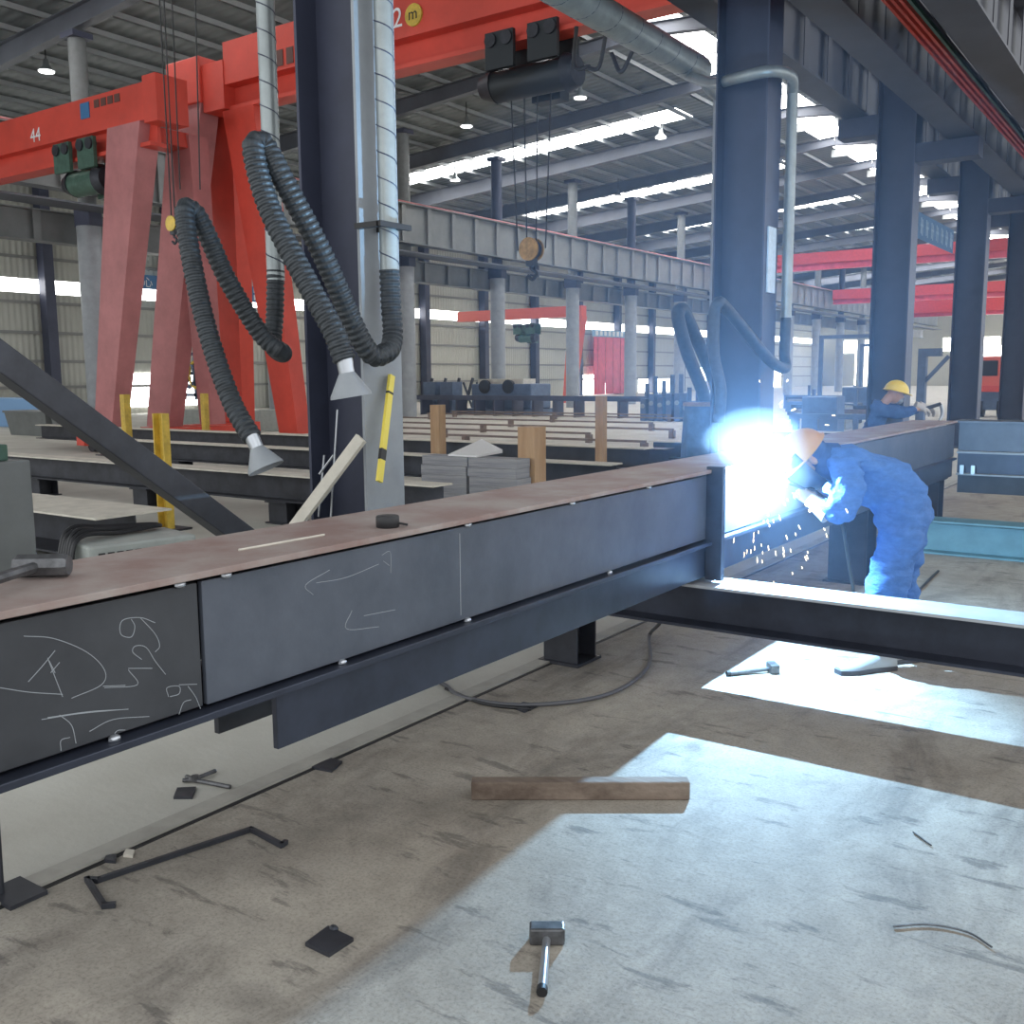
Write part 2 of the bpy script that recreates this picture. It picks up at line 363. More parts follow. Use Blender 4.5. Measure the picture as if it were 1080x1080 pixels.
for k, y in enumerate(YBc):
    r = thing('pipe_column', 'pale grey column of the far row, %s from the left behind the red cranes' % ordn[k] if k < 3 else 'pale grey column of the far row, %s counted from the large near column' % ordn[k - 3], 'column', (XBc, y, 0), 'pale columns of the far row')
    mm = GALV if k % 2 else COLM
    b = MB(); b.tube([(XBc, y, 0), (XBc, y, 5.8)], .33, 16); b.build('lower_shaft', COLL, r, smooth=True)
    MB().box((XBc - .36, y - .2, 5.8), (XBc + .36, y + .2, 6.3)).build('cap', COLM, r)
    MB().tube([(XBc, y, 6.3), (XBc, y, 10.75)], .24, 14).build('upper_shaft', MIDG if k % 2 else COLM, r, smooth=True)
    MB().box((XBc - .3, y - .3, 10.75), (XBc + .3, y + .3, 10.9)).build('head_plate', COLM, r)
# far-wall columns (brackets) along the left wall
for k in range(14):
    y = 24.0 + 6.2 * k
    b = MB().box((XW + .1, y - .22, 0), (XW + .6, y + .22, 10.3)); g = tag(b.build('wall_column', COLM), 'blue-grey steel column against the far wall, %s from the left' % ordn[k], 'column', 'columns against the far wall')

# ------------------------------------------------------------------ runway girders
def runway(name, lab, x, z0, z1, y0, y1, m, w=.45, sp=1.2, grp=None):
    return ibeam(name, lab, 'girder', (x, y0, z1), (x, y1, z1), w, z1 - z0, .03, .02, m, grp, stiff=sp)
runway('runway_girder', 'long grey upper crane runway girder along the far column row', XBc + .7, 6.55, 8.0, 2, 118, GIRDL, .5, 1.5)
runway('runway_girder', 'long grey lower crane runway girder under the upper one on the far row', XBc - .75, 5.35, 6.2, 2, 118, GIRDL, .5, 1.5)
g = MB().box((XBc + .3, 2, 6.15), (XBc + 1.3, 118, 6.2)); tag(g.build('walkway', RAFT), 'dark walkway shelf below the upper girder of the far column row', 'walkway')
b = MB().tube([(XBc + .8, 2, 8.05), (XBc + .8, 118, 8.05)], .045, 8); tag(b.build('crane_rail', REDL), 'thin reddish crane rail on top of the far upper runway girder', 'rail')
runway('runway_girder', 'dark runway girder on the far side of the near column row', -4.95, 5.62, 6.5, 2, 70, GIRD, .4, 1.0)
runway('runway_girder', 'dark runway girder on the near side of the near column row, beside red conductor bars', -3.35, 5.1, 5.95, 2, 70, GIRD, .42, 1.0)
runway('runway_girder', 'dark runway girder in the top right corner, right of the red conductor bars', -2.25, 5.0, 5.9, 2, 70, GIRD, .42, .9)
for k, y in enumerate(YA[1:7]):
    if k == 0: continue
    b = MB(); b.box((-5.2, y - .18, 5.3), (-4.58, y + .18, 5.6)); tag(b.build('girder_bracket', COLD), 'dark bracket on far side of the %s near-row column under its girder' % ordn[k + 1], 'bracket', 'girder brackets')
    b = MB(); b.box((-4.0, y - .18, 4.8), (-3.1, y + .18, 5.08)); tag(b.build('girder_bracket', COLD), 'dark bracket on near side of the %s near-row column under its girder' % ordn[k + 1], 'bracket', 'girder brackets')
for k in range(14):
    y = 7.5 + 3.05 * k
    b = MB().box((-3.3, y, 5.952), (-2.3, y + .9, 5.985)); tag(b.build('walkway_plate', GIRD), 'grey walkway panel bridging two overhead girders top right, %s from the near end' % ordn[k], 'panel', 'walkway panels between girders')
for k in range(4):
    x = -2.98 + .07 * k
    p = V((x, 3, 5.32)); q = V((x, 70, 5.32))
    m_ = [RED, RED, RED, MACHG][k]
    tag(MB().bar(p, q, .032, .05).build('conductor_bar', m_), ['red overhead conductor bar, leftmost of three beside the girder', 'red overhead conductor bar, middle of three', 'red overhead conductor bar, rightmost of three', 'dark green conductor bar beside the three red ones'][k], 'conductor bar', 'overhead conductor bars')

# ------------------------------------------------------------------ main welded beam
Y0, Y1 = .25, 10.42
XF = -2.0
r = thing('welded_box_beam', 'long dark welded steel box beam with rusty top and chalk marks across the picture', 'steel beam', (-2.2, 5.3, .585))
MB().box((-2.42, Y0, 1.112), (XF, Y1, 1.13)).build('top_plate', RUSTTOP, r, bevel=.002)
b1 = MB().box((-2.045, Y0, .782), (-2.028, 1.535, 1.098)).build('face_plate', STEELP, r, bevel=.002)
MB().box((-2.04, 1.545, .782), (-2.023, 4.58, 1.1)).build('face_plate', STEEL, r, bevel=.002)
MB().box((-2.04, 4.63, .782), (-2.023, Y1, 1.1)).build('face_plate', STEEL, r)
MB().box((-2.39, Y0, .782), (-2.375, Y1, 1.11)).build('back_plate', STEELD, r)
MB().box((-2.40, Y0, .752), (-1.99, Y1, .772)).build('flange_plate', STEELB, r, bevel=.003)
MB().box((-2.05, 1.775, .588), (-2.03, Y1, .752)).build('lower_web', STEELB, r, bevel=.002)
MB().box((-2.37, 1.83, .55), (-2.35, Y1, .752)).build('lower_web', STEELD, r)
MB().box((-2.36, 2.2, .588), (-2.04, Y1, .604)).build('lower_plate', STEELD, r)
MB().box((-2.027, 4.585, .575), (-1.94, 4.625, 1.145)).build('stiffener_plate', STEELD, r, bevel=.002)
for yy, zz in ((1.48, 1.104), (1.62, 1.104), (2.63, 1.104), (3.3, 1.104), (3.95, 1.104), (1.28, .777), (2.02, .777), (2.62, .777), (3.6, .777)):
    tk = MB().ball((-2.02, yy, zz), (.012, .016, .01), 8, 5).build('tack_weld', CHROME, r, smooth=True)
# chalk marks: strokes drawn in (Y, z) on the face plates
def stroke(pts, xx, rad=.0022, n=6):
    P = [V((xx, a, c)) for a, c in pts]; P = spline(P, n) if len(P) > 2 else P
    return P
def onface(px, py): p = gx(px, py, -2.027); return (p.y, p.z)
ch = MB()
def chalk(*pp, rad=.001):
    pts = [onface(*p) for p in pp]; xx = -2.0275 if max(a for a, _ in pts) < 1.54 else -2.0225
    P = stroke(pts, xx); ch.tube(P, rad, 5)
C5 = lambda L: [(x / 3.176, 420 + y / 3.176) for x, y in L]
for L in ([(520, 752), (470, 735), (410, 745), (405, 790), (440, 800), (452, 765), (440, 740)], [(470, 735), (520, 790), (535, 830), (520, 850)],
          [(475, 875), (445, 850), (455, 830), (490, 835), (520, 880), (555, 925)], [(565, 1000), (560, 970), (600, 965), (600, 990), (570, 1000)],
          [(600, 960), (660, 958)], [(630, 965), (655, 1000), (672, 1040)], [(600, 1060), (615, 1020), (640, 1010)],
          [(80, 797), (180, 805), (290, 850), (350, 910), (340, 960), (240, 1005)], [(95, 950), (140, 900), (185, 845)], [(170, 920), (200, 885)], [(165, 880), (185, 920)], [(0, 970), (100, 985), (210, 992)],
          [(345, 965), (420, 962)], [(430, 905), (510, 905)], [(430, 910), (460, 960), (350, 970)], [(160, 1070), (300, 1050), (430, 1042)], [(210, 1000), (160, 870)]):
    chalk(*C5(L))
C7 = lambda L: [(x / 3.176, 740 + y / 3.176) for x, y in L]
for L in ([(140, 60), (270, 40), (430, 25)], [(200, 45), (240, 80), (255, 140)], [(205, 165), (205, 130), (235, 120)], [(300, 100), (380, 60), (500, 50)], [(375, 140), (390, 100), (420, 95)]): chalk(*C7(L))
C6 = lambda L: [(200 + x / 3.176, 420 + y / 3.176) for x, y in L]
for L in ([(465, 575), (385, 625), (410, 658)], [(420, 618), (520, 600), (630, 555)], [(640, 525), (668, 515), (670, 585)], [(645, 545), (665, 560)], [(540, 710), (522, 772), (630, 765)], [(580, 728), (685, 708)]): chalk(*C6(L))
ch.build('chalk_marks', CHALK, r)
chl = MB().box((-2.0228, 2.585, .80), (-2.0222, 2.588, 1.08)).build('scribed_line', CHALK, r)

# end cross beam where the long beam stops
r = thing('end_cross_beam', 'dark deep cross beam closing the far end of the long box beam', 'steel beam', (-.6, 10.5, .44))
MB().box((-2.05, 10.44, 1.11), (.9, 10.86, 1.128)).build('top_plate', STEEL, r)
MB().box((-2.0, 10.5, .84), (.9, 10.515, 1.11)).build('upper_web', STEEL, r)
MB().box((-2.0, 10.44, .815), (.9, 10.8, .835)).build('flange_plate', COLL, r)
MB().box((-2.0, 10.5, .62), (.9, 10.515, .815)).build('lower_web', STEELB, r)
MB().box((-2.0, 10.46, .60), (.9, 10.8, .615)).build('flange_plate', COLL, r)
MB().box((-2.0, 10.55, .42), (.9, 10.57, .6)).build('skirt_plate', STEELD, r)
for i in range(2): MB().box((-1.96 + .1 * i, 10.42, .615), (-1.925 + .1 * i, 10.437, .70)).build('lug', CHROME, r)
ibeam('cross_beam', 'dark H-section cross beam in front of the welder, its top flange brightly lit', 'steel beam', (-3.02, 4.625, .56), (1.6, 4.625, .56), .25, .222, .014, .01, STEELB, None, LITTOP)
r2 = ibeam('cross_beam', 'H-section cross beam behind the welder with teal lit web', 'steel beam', (-2.3, 9.4, .3), (1.2, 9.4, .3), .3, .298, .016, .012, mat('lit_teal_steel', (.12, .24, .28), .5, .1, var=.1))  # teal arc light on the web is put into the base colour
# stands carrying the beams
def stand(x, y, h, lab, w=.26, grp='dark steel stands under the beams'):
    r = thing('support_stand', lab, 'stand', (x, y, 0), grp)
    MB().box((x - w / 2, y - w / 2, 0), (x + w / 2, y + w / 2, .016)).build('base_plate', STEELD, r)
    b = MB(); b.box((x - w * .42, y - w * .4, .016), (x + w * .42, y - w * .36, h - .016)); b.box((x - w * .42, y + w * .36, .016), (x + w * .42, y + w * .4, h - .016)); b.box((x - .006, y - w * .36, .016), (x + .006, y + w * .36, h - .016)); b.build('stub', STEELD, r)
    MB().box((x - w / 2, y - w / 2, h - .016), (x + w / 2, y + w / 2, h - .001)).build('cap_plate', STEELD, r)
    return r
stand(-2.2, 7.75, .588, 'dark steel stand under the long beam beyond the sparks', .34)
stand(-2.88, 4.68, .337, 'dark steel stand under the left end of the lit cross beam', .26)
stand(-2.2, 10.2, .586, 'dark steel stand under the far end of the long beam', .3)
stand(1.2, 4.625, .337, 'dark steel stand under the cross beam outside on the right', .22)
r = thing('prop_post', 'thin dark prop post with a flat foot at the left edge under the long beam', 'prop', (-2.2, 1.1, 0))
fp = gz(20, 946); MB().box((fp.x - .1, fp.y - .06, 0), (fp.x + .06, fp.y + .06, .014)).build('foot_plate', STEELD, r)
p0 = gz(1, 946); MB().tube([(p0.x, p0.y, .014), (p0.x + .02, p0.y, .75)], .012, 8).build('post', STEELD, r)

# ------------------------------------------------------------------ things lying on the beam
r = thing('sledge_hammer', 'worn sledge hammer lying on the rusty beam top at the left edge', 'hammer', (-2.3, 1.05, 1.13))
h0, h1 = gz(16, 597, 1.16), gz(73, 596, 1.16)
MB().tube([h0, h0.lerp(h1, .06), h0.lerp(h1, .94), h1], [.024, .028, .028, .024], 8).build('head', TOOL, r)
hm = h0.lerp(h1, .45); MB().tube([hm, gz(-40, 622, 1.16)], [.013, .014], 8).build('handle', TOOL, r, smooth=True)
r = thing('tape_measure', 'small round black tape measure lying on the rusty beam top', 'tape measure', gz(409, 556, 1.13))
c0 = gz(409, 556, 1.13); MB().tube([c0, c0 + V((0, 0, .004)), c0 + V((0, 0, .033)), c0 + V((0, 0, .037))], [.034, .037, .037, .034], 20).build('case', BLACK, r, smooth=True)
c1 = gz(430, 556, 1.13); MB().bar(c0 + V((0, 0, .02)), c1 + V((0, 0, .008)), .012, .006).build('hook', BLACK, r)
a, c = gz(252, 580, 1.133), gz(342, 564, 1.133); tag(MB().tube([a, c], .0035, 6).build('welding_rod', PLANK), 'thin pale welding rod lying on the rusty beam top', 'rod')

# ------------------------------------------------------------------ floor things
p, q = gz(497, 845), gz(728, 845); d = (q - p).normalized(); sd = V((-d.y, d.x, 0))
b = MB().bar(p + sd * .035 + V((0, 0, .036)), q + sd * .035 + V((0, 0, .036)), .06, .072); tag(b.build('timber_block', OLDWOOD, bevel=.006), 'weathered square timber block lying on the concrete floor', 'timber')
def floor_hammer(lab, hc, hd, te, mh, hw=.1):
    r = thing('hammer', lab, 'hammer', (hc.x, hc.y, 0)); hd = hd.normalized(); z = V((0, 0, .026))
    MB().bar(hc - hd * hw / 2 + z, hc + hd * hw / 2 + z, .05, .05).build('head', TOOL, r, bevel=.006)
    MB().tube([hc + V((0, 0, .02)), te + V((0, 0, .014))], [.011, .013], 10).build('handle', mh, r, smooth=True)
    ee = (te - hc).normalized(); MB().tube([te + V((0, 0, .014)), te + ee * .02 + V((0, 0, .014))], .015, 10).build('grip_end', BLACK, r, smooth=True)
    return r
hc = gz(577, 993); floor_hammer('steel hammer with bright tubular handle on the floor, bottom centre', hc, gz(592, 993) - gz(562, 993), gz(572, 1047), CHROME)
hc = gz(815, 709); floor_hammer('dark hammer lying on the lit floor under the cross beam', hc, gz(824, 712) - gz(812, 701), gz(770, 713), TOOL, .09)
def flatplate(lab, pts, t=.01, m=None): tag(MB().prism([gz(*p) for p in pts], (0, 0, t)).build('steel_offcut', m or STEELD), lab, 'offcut', 'steel offcuts on the floor')
flatplate('square dark steel plate offcut lying alone near the bottom edge', [(322, 998), (347, 1010), (373, 993), (346, 980)], .012)
flatplate('small steel square offcut beside the pliers', [(183, 843), (203, 843), (207, 832), (187, 833)])
flatplate('small folded steel offcut lying against the floor seam', [(329, 811), (350, 815), (361, 805), (348, 801)])
flatplate('small triangular steel offcut by the cable loop', [(540, 747), (553, 752), (569, 745), (552, 742)])
flatplate('tiny pale offcut by the seam above the bent bar, larger of two', [(130, 904), (140, 905), (142, 899), (133, 898)], .01, PLANK)
flatplate('tiny dark offcut by the seam above the bent bar', [(110, 910), (122, 911), (123, 904), (112, 905)], .012)
tag(MB().ball(gz(352, 983) + V((0, 0, .01)), (.016, .013, .012), 8, 5).build('steel_slug', STEELD), 'small dark steel slug just behind the square offcut', 'slug')
r = thing('pliers', 'dark pliers lying open on the pale floor left of the seam', 'pliers', gz(212, 826))
zz = V((0, 0, .012)); j = gz(206, 826) + zz
MB().tube(spline([gz(193, 826) + zz, j, gz(243, 833) + zz], 5), .009, 8).build('handle', TOOL, r, smooth=True)
MB().tube(spline([gz(197, 822) + zz, j + V((0, 0, .008)), gz(227, 816) + zz], 5), .009, 8).build('handle', TOOL, r, smooth=True)
MB().tube([j, j + V((0, 0, .02))], .016, 10).build('pivot', TOOL, r)
U = [gz(*p) + V((0, 0, .009)) for p in ((122, 957), (110, 958), (92, 930), (103, 931), (265, 877), (297, 894), (301, 891))]
b = MB()
for a, c in zip(U, U[1:]): b.bar(a, c + (c - a).normalized() * .006, .016, .016)
tag(b.build('bent_bar', STEELD), 'long dark bent square bar with hooked ends on the floor, lower left', 'bar')
cb = spline([gz(*p) + V((0, 0, .012)) for p in ((440, 712), (468, 724), (490, 738), (555, 746), (640, 735), (683, 705), (685, 672))] + [V((-2.45, 5.0, .25)), V((-2.42, 5.2, .6))], 10)
tag(MB().tube(cb, .011, 8).build('welding_cable', mat('grey_cable', (.1, .1, .11), .5), smooth=True), 'dark welding cable looping across the floor below the long beam', 'cable')
cb = spline([gz(*p) + V((0, 0, .01)) for p in ((470, 728), (510, 744), (560, 750))], 8)
tag(MB().tube(cb, .008, 8).build('welding_cable', BLACK, smooth=True), 'short second cable end beside the looping cable', 'cable')
wr = spline([gz(*p) + V((0, 0, .006)) for p in ((942, 979), (980, 977), (1020, 985), (1046, 1001))], 6)
tag(MB().tube(wr, .003, 6).build('wire_offcut', TOOL), 'curved wire offcut on the lit floor, lower right', 'wire', 'wire offcuts')
wr = [gz(963, 879) + V((0, 0, .005)), gz(972, 886) + V((0, 0, .006)), gz(982, 893) + V((0, 0, .005))]
tag(MB().tube(wr, .003, 6).build('wire_offcut', TOOL), 'short straight wire offcut on the lit floor, right of the timber', 'wire', 'wire offcuts')

# ------------------------------------------------------------------ ducts and fume arms
def duct(name, lab, pts, r_, m=GALV, seams=True):
    r = thing(name, lab, 'duct', pts[-1]); P = [V(p) for p in pts]
    MB().tube(P, r_, 20).build('pipe', m, r, smooth=True)
    if seams:
        b = MB()
        for a, c in zip(P, P[1:]):
            n = max(2, int((c - a).length / (r_ * 2.6))); d = (c - a).normalized()
            sd = d.cross(V((.3, .2, .9)) if abs(d.z) < .8 else V((1, 0, 0))).normalized(); u = sd.cross(d)
            H = []
            for i in range(n * 14):
                t = i / (n * 14); an = 2 * math.pi * i / 14
                H.append(a.lerp(c, t) + (sd * math.cos(an) + u * math.sin(an)) * (r_ + .0005))
            b.tube(H, .004, 4)
        b.build('spiral_seam', COLM, r)
    return r
D1 = V((-3.9, 4.375, 0)); D2 = V((-4.85, 4.38, 0))
duct('fume_duct', 'pale vertical spiral duct in front of the large near column, right side', [D1 + V((0, 0, 5.6)), D1 + V((0, 0, 2.15))], .053)
duct('fume_duct', 'pale vertical spiral duct left of the large near column', [D2 + V((0, 0, 5.6)), D2 + V((0, 0, 2.2))], .055)
b = MB().box((-3.998, 4.2, 2.42), (-3.82, 4.24, 2.45)); b.box((-3.998, 4.38, 2.42), (-3.82, 4.42, 2.45)); b.box((-3.83, 4.2, 2.42), (-3.8, 4.46, 2.45)); tag(b.build('pipe_bracket', BLACK), 'black clamp holding the spiral duct to the large column', 'bracket')
def fume_arm(lab, pts, r_, hood_dir, label_hood):
    r = thing('fume_extractor', lab, 'extraction arm', pts[-1])
    P = resample(spline(pts, 24), .0085)
    rad = [r_ * (1.0 if (i // 2) % 2 == 0 else .9) for i in range(len(P))]
    MB().tube(P, rad, 18).build('ribbed_hose', HOSE, r, smooth=False)
    e = P[-1]; d = V(hood_dir).normalized()
    MB().tube([e - d * .02, e + d * .07], [r_ * .72, r_ * .66], 18).build('collar', CHROME, r, smooth=True)
    MB().tube([e + d * .06, e + d * .17, e + d * .185], [r_ * .66, r_ * 1.75, r_ * 1.78], 20, cap=False).build('hood', COLL, r, smooth=True)
    return r
K = lambda px, py, y: gy(px, py, y)
fume_arm('black ribbed fume hose in front of the large column, hood at the column face',
         [D1 + V((0, 0, 2.2)), D1 + V((.005, 0, 2.0)), D1 + V((.03, -.02, 1.82)), K(407, 372, 4.25), K(385, 366, 4.1), K(340, 268, 3.85), K(300, 192, 3.7), K(282, 158, 3.66), K(273, 150, 3.62), K(268, 162, 3.58), K(285, 222, 3.6), K(325, 300, 3.65), K(352, 350, 3.68), K(364, 382, 3.7)], .06, (.12, .1, -1), None)
fume_arm('black ribbed fume hose left of the large column, hood hanging over the beams',
         [D2 + V((0, 0, 2.26)), D2 + V((0, -.02, 2.0)), D2 + V((.04, -.08, 1.8)), K(298, 372, 4.15), K(275, 352, 4.05), K(240, 295, 3.9), K(215, 240, 3.8), K(203, 222, 3.74), K(195, 226, 3.68), K(205, 290, 3.65), K(222, 360, 3.65), K(245, 425, 3.65), K(266, 462, 3.65)], .057, (.45, .15, -1), None)
# large overhead duct with drops at the second column
duct('main_duct', 'large grey overhead spiral duct running toward the second column', [(-5.5, 4.6, 5.33), (-5.5, 12.0, 5.33)], .17)
e = thing('duct_branch', 'thin pale pipe dropping from the large duct left of the second column', 'pipe', (-5.1, 12, 2.5))
tp = gx(757, 100, -5.5)
MB().tube(spline([V((-5.5, 12.02, 5.33)), V((-5.5, 12.3, 5.2)), tp], 6), .08, 12).build('elbow', GALV, e, smooth=True)
lo = gx(756, 330, -5.5); MB().tube([tp, V((tp.x, tp.y, lo.z))], .055, 12).build('pipe', COLL, e, smooth=True)
e = thing('duct_branch', 'horizontal pipe from the large duct wrapping the second column and dropping down its flange', 'pipe', (-3.9, 10.6, 2.6))
wrap = [V((-5.5, 12.0, 5.15)), gx(690, 95, -5.2), gx(775, 84, -4.4), gy(815, 75, 10.3), gy(832, 78, 10.55)]
MB().tube(spline([V((-5.5, 11.7, 5.2)), gy(752, 88, 11.0), gy(775, 83, 10.35), gy(812, 75, 10.28), gy(834, 80, 10.6), gx(836, 95, -3.91)], 8), .06, 12).build('bend', GALV, e, smooth=True)
MB().tube([gx(836, 92, -3.91), V((-3.91, gx(836, 92, -3.91).y, gx(836, 338, -3.91).z))], .06, 12).build('pipe', GALV, e, smooth=True)
hx = V((-3.91, gx(836, 92, -3.91).y, gx(836, 338, -3.91).z))
r = thing('fume_extractor', 'thin black fume hose from the second column pipe reaching left', 'extraction arm', (-4.2, 10.6, 2))
MB().tube(resample(spline([hx + V((0, 0, .02)), hx + V((0, -.02, -.36)), gy(828, 388, 10.7), gy(812, 380, 10.3), gy(785, 348, 9.9), gy(763, 322, 9.6), gy(757, 320, 9.5), gy(753, 335, 9.5), gy(753, 375, 9.5), gy(760, 410, 9.5), gy(758, 445, 9.5)], 20), .02), .06, 12).build('ribbed_hose', HOSE, r, smooth=True)
r = thing('fume_extractor', 'black fume hose folded in a tall bend left of the second column', 'extraction arm', (-6.0, 10.6, 1))
MB().tube(resample(spline([gx(756, 326, -5.5), gx(756, 400, -5.5), gx(752, 398, -5.55), gx(738, 365, -5.6), gx(725, 336, -5.6), gx(719, 326, -5.6), gx(715, 334, -5.6), gx(725, 372, -5.55), gx(740, 410, -5.5), gx(748, 440, -5.5)], 20), .02), .085, 12).build('ribbed_hose', HOSE, r, smooth=True)
# notice board and details on second column
p = gx(815, 240, -3.99); q = gx(831, 312, -3.99)
tag(MB().box((-3.998, 10.5, q.z), (-3.98, 10.72, p.z)).build('notice_board', mat('pale_blue_board', (.55, .65, .75), .5, 0, var=.1, scale=12)), 'tall pale notice board fixed to the second column flange', 'notice board')

# ------------------------------------------------------------------ near column clutter
r = thing('spirit_level', 'yellow spirit level with black caps leaning on the large near column', 'spirit level', (-3.85, 4.4, .9))
a, c = gx(400, 508, -3.86), gx(413, 396, -3.97)
MB().bar(a, c, .042, .02, up=(1, 0, 0)).build('body', YELB, r)
for t in (.2, .82): MB().bar(a.lerp(c, t), a.lerp(c, t + .1 if t < .5 else t + .02), .044, .022, up=(1, 0, 0)).build('vial', BLACK, r)
tag(MB().bar(gy(381, 462, 4.19) + (gy(303, 566, 3.95) - gy(381, 462, 4.19)) * ((gy(381, 462, 4.19).z - .03) / (gy(381, 462, 4.19).z - gy(303, 566, 3.95).z)), gy(381, 462, 4.19), .07, .03, up=(0, 1, 0)).build('leaning_plank', PLANK), 'pale plank leaning against the large near column', 'plank')
b = MB()
for p, q in (((336, 545), (342, 480)), ((349, 545), (356, 432)), ((337, 500), (352, 480)), ((338, 530), (350, 515))): b.tube([gy(p[0], p[1], 4.22), gy(q[0], q[1], 4.24)], .007, 6)
tag(b.build('wire_rack', CHROME), 'thin bright wire frame standing inside the large near column', 'frame')
tag(MB().bar(gx(-60, 336, -3.45), gx(-60, 336, -3.45) + (gx(254, 566, -3.45) - gx(-60, 336, -3.45)) * ((gx(-60, 336, -3.45).z - .05) / (gx(-60, 336, -3.45).z - gx(254, 566, -3.45).z)), .1, .09, up=(1, 0, 0)).build('diagonal_brace', STEELD, bevel=.004), 'wide dark steel brace leaning diagonally at the left behind the long beam', 'brace')
# cabinet, welding machine, posts at left
r = thing('control_cabinet', 'grey sheet metal cabinet at the left edge behind the long beam', 'cabinet', (-5.3, 2.8, 0))
c1 = gy(32, 485, 3.3); MB().box((c1.x - .7, 2.8, 0), (c1.x, 3.3, c1.z)).build('body', CAB, r, bevel=.01)
MB().box((c1.x - .66, 2.785, .1), (c1.x - .04, 2.8, c1.z - .04)).build('door', CAB, r, bevel=.004)
r = thing('wire_feeder', 'dark green wire feeder standing on the grey cabinet at the left edge', 'wire feeder', (c1.x - .4, 3, c1.z))
MB().box((c1.x - .6, 2.85, c1.z), (c1.x - .06, 3.2, c1.z + .1)).build('body', MACHG, r, bevel=.01)
MB().tube([(c1.x - .3, 3.0, c1.z + .1), (c1.x - .3, 3.0, c1.z + .19)], .09, 14).build('spool', BLACK, r, smooth=True)
MB().tube([(c1.x - .08, 2.9, c1.z + .1), (c1.x - .08, 2.9, c1.z + .22)], .03, 10).build('connector', COLL, r, smooth=True)
r = thing('welding_machine', 'pale grey welding machine with vents behind the rusty beam top at left', 'welding machine', (-4.4, 3.2, 0))
A, B_, C_ = gz(93, 577, .72), gz(207, 563, .72), gz(150, 553, .72)
A.z = B_.z = 0
ax = (B_ - A).normalized(); ay = V((-ax.y, ax.x, 0)); Lx = (B_ - A).length
def wm(u, v, z): return A + ax * u + ay * v + V((0, 0, z))
MB().hexa([wm(0, 0, 0), wm(Lx, 0, 0), wm(Lx, .4, 0), wm(0, .4, 0)], [wm(0, 0, .72), wm(Lx, 0, .72), wm(Lx, .4, .72), wm(0, .4, .72)]).build('body', MACH, r, bevel=.015)
b = MB()
for i in range(6):
    for j in range(3): b.bar(wm(.05 + .05 * i, -.004, .6 + .035 * j), wm(.085 + .05 * i, -.004, .6 + .035 * j), .004, .016)
b.build('vent_slots', BLACK, r)
cabl = MB()
for i in range(6):
    o_ = .035 * i
    cabl.tube(spline([wm(-.05 - .01 * i, .1 + o_, .35), wm(-.05, .1 + o_, .66), wm(.03, .14 + o_, .76 + .012 * (i % 3)), wm(.25, .22 + o_ * .8, .745 + .02 * (i % 2)), wm(.5, .28 + o_ * .5, .75), wm(Lx * .9, .33 + o_ * .2, .74)], 8), .013, 7)
tag(cabl.build('cable_bundle', BLACK, smooth=True), 'bundle of black cables draped over the pale welding machine', 'cables')
def post(lab, px, pyb, pyt, base, w, m, chan=False, plate=True):
    r = thing('marker_post', lab, 'post', base); x, y, _ = base; zt = gy(px, pyt, y).z
    if chan: b = MB(); b.box((x - w / 2, y, .02), (x + w / 2, y + .015, zt)); b.box((x - w / 2, y - w * .4, .02), (x - w / 2 + .015, y, zt)); b.box((x + w / 2 - .015, y - w * .4, .02), (x + w / 2, y, zt))
    else: b = MB().box((x - w / 2, y - w / 2, .02), (x + w / 2, y + w / 2, zt))
    b.build('post', m, r)
    MB().box((x - w, y - w, 0), (x + w, y + w, .02)).build('base_plate', STEELD, r)
bp = gy(175, 500, 6.5); post('yellow steel channel post with foot plate beside the pale welding machine', 175, 0, 436, (bp.x, 6.5, 0), .17, YEL, True)
bp = gy(133, 440, 11); post('thin yellow post further back beside the leftmost red leg', 133, 0, 416, (bp.x, 11, 0), .13, YEL)
bp = gy(561, 480, 9.0); post('thick square wooden post behind the long beam, right of the grey boards', 561, 0, 450, (bp.x, 9.0, 0), .22, WOOD)
bp = gy(462, 450, 11.4); post('wooden post behind the stack of grey boards', 462, 0, 427, (bp.x, 11.4, 0), .16, WOOD)
bp = gy(634, 450, 12.2); post('slim yellowish wooden post near the far dark beams', 634, 0, 418, (bp.x, 12.2, 0), .12, WOOD)
bp = gy(368, 440, 14); post('slim yellow post seen between the red legs', 216, 0, 415, (gy(216, 430, 14).x, 14, 0), .12, YEL)
# grey boards with white sheet
r0 = gy(445, 478, 8.6); r1 = gy(545, 485, 8.6)
for i in range(2):
    xa = r0.x + (r1.x - r0.x) * .5 * i + .01 * i; xb = xa + (r1.x - r0.x) * .49
    n = 7
    for k in range(n):
        zb = (r0.z - .02) * k / n; zt = (r0.z - .02) * (k + 1) / n - .003
        jx = random.uniform(-.012, .012)
        tag(MB().box((xa + jx, 8.6 + random.uniform(-.01, .01), zb), (xb + jx, 9.25 if False else 8.86, zt)).build('grey_board', BOARD), 'grey board pack, %s from the floor in the %s stack behind the long beam' % (ordn[k], ('left', 'right')[i]), 'board', 'stacked grey board packs')
b = MB(); b.v = []; sh = [gz(*p, r0.z) for p in ((465, 480), (492, 482), (530, 476), (508, 467))]
zc = V((0, 0, .012)); sh2 = [p for p in sh]
b.prism([V((p.x, max(8.62, min(p.y, 11)), r0.z - .018)) for p in sh2], (0, 0, .018)); b.v[-1].z += .05; b.v[-2].z += .02
tag(b.build('white_sheet', FOIL), 'bright white sheet lying on top of the grey boards', 'sheet')

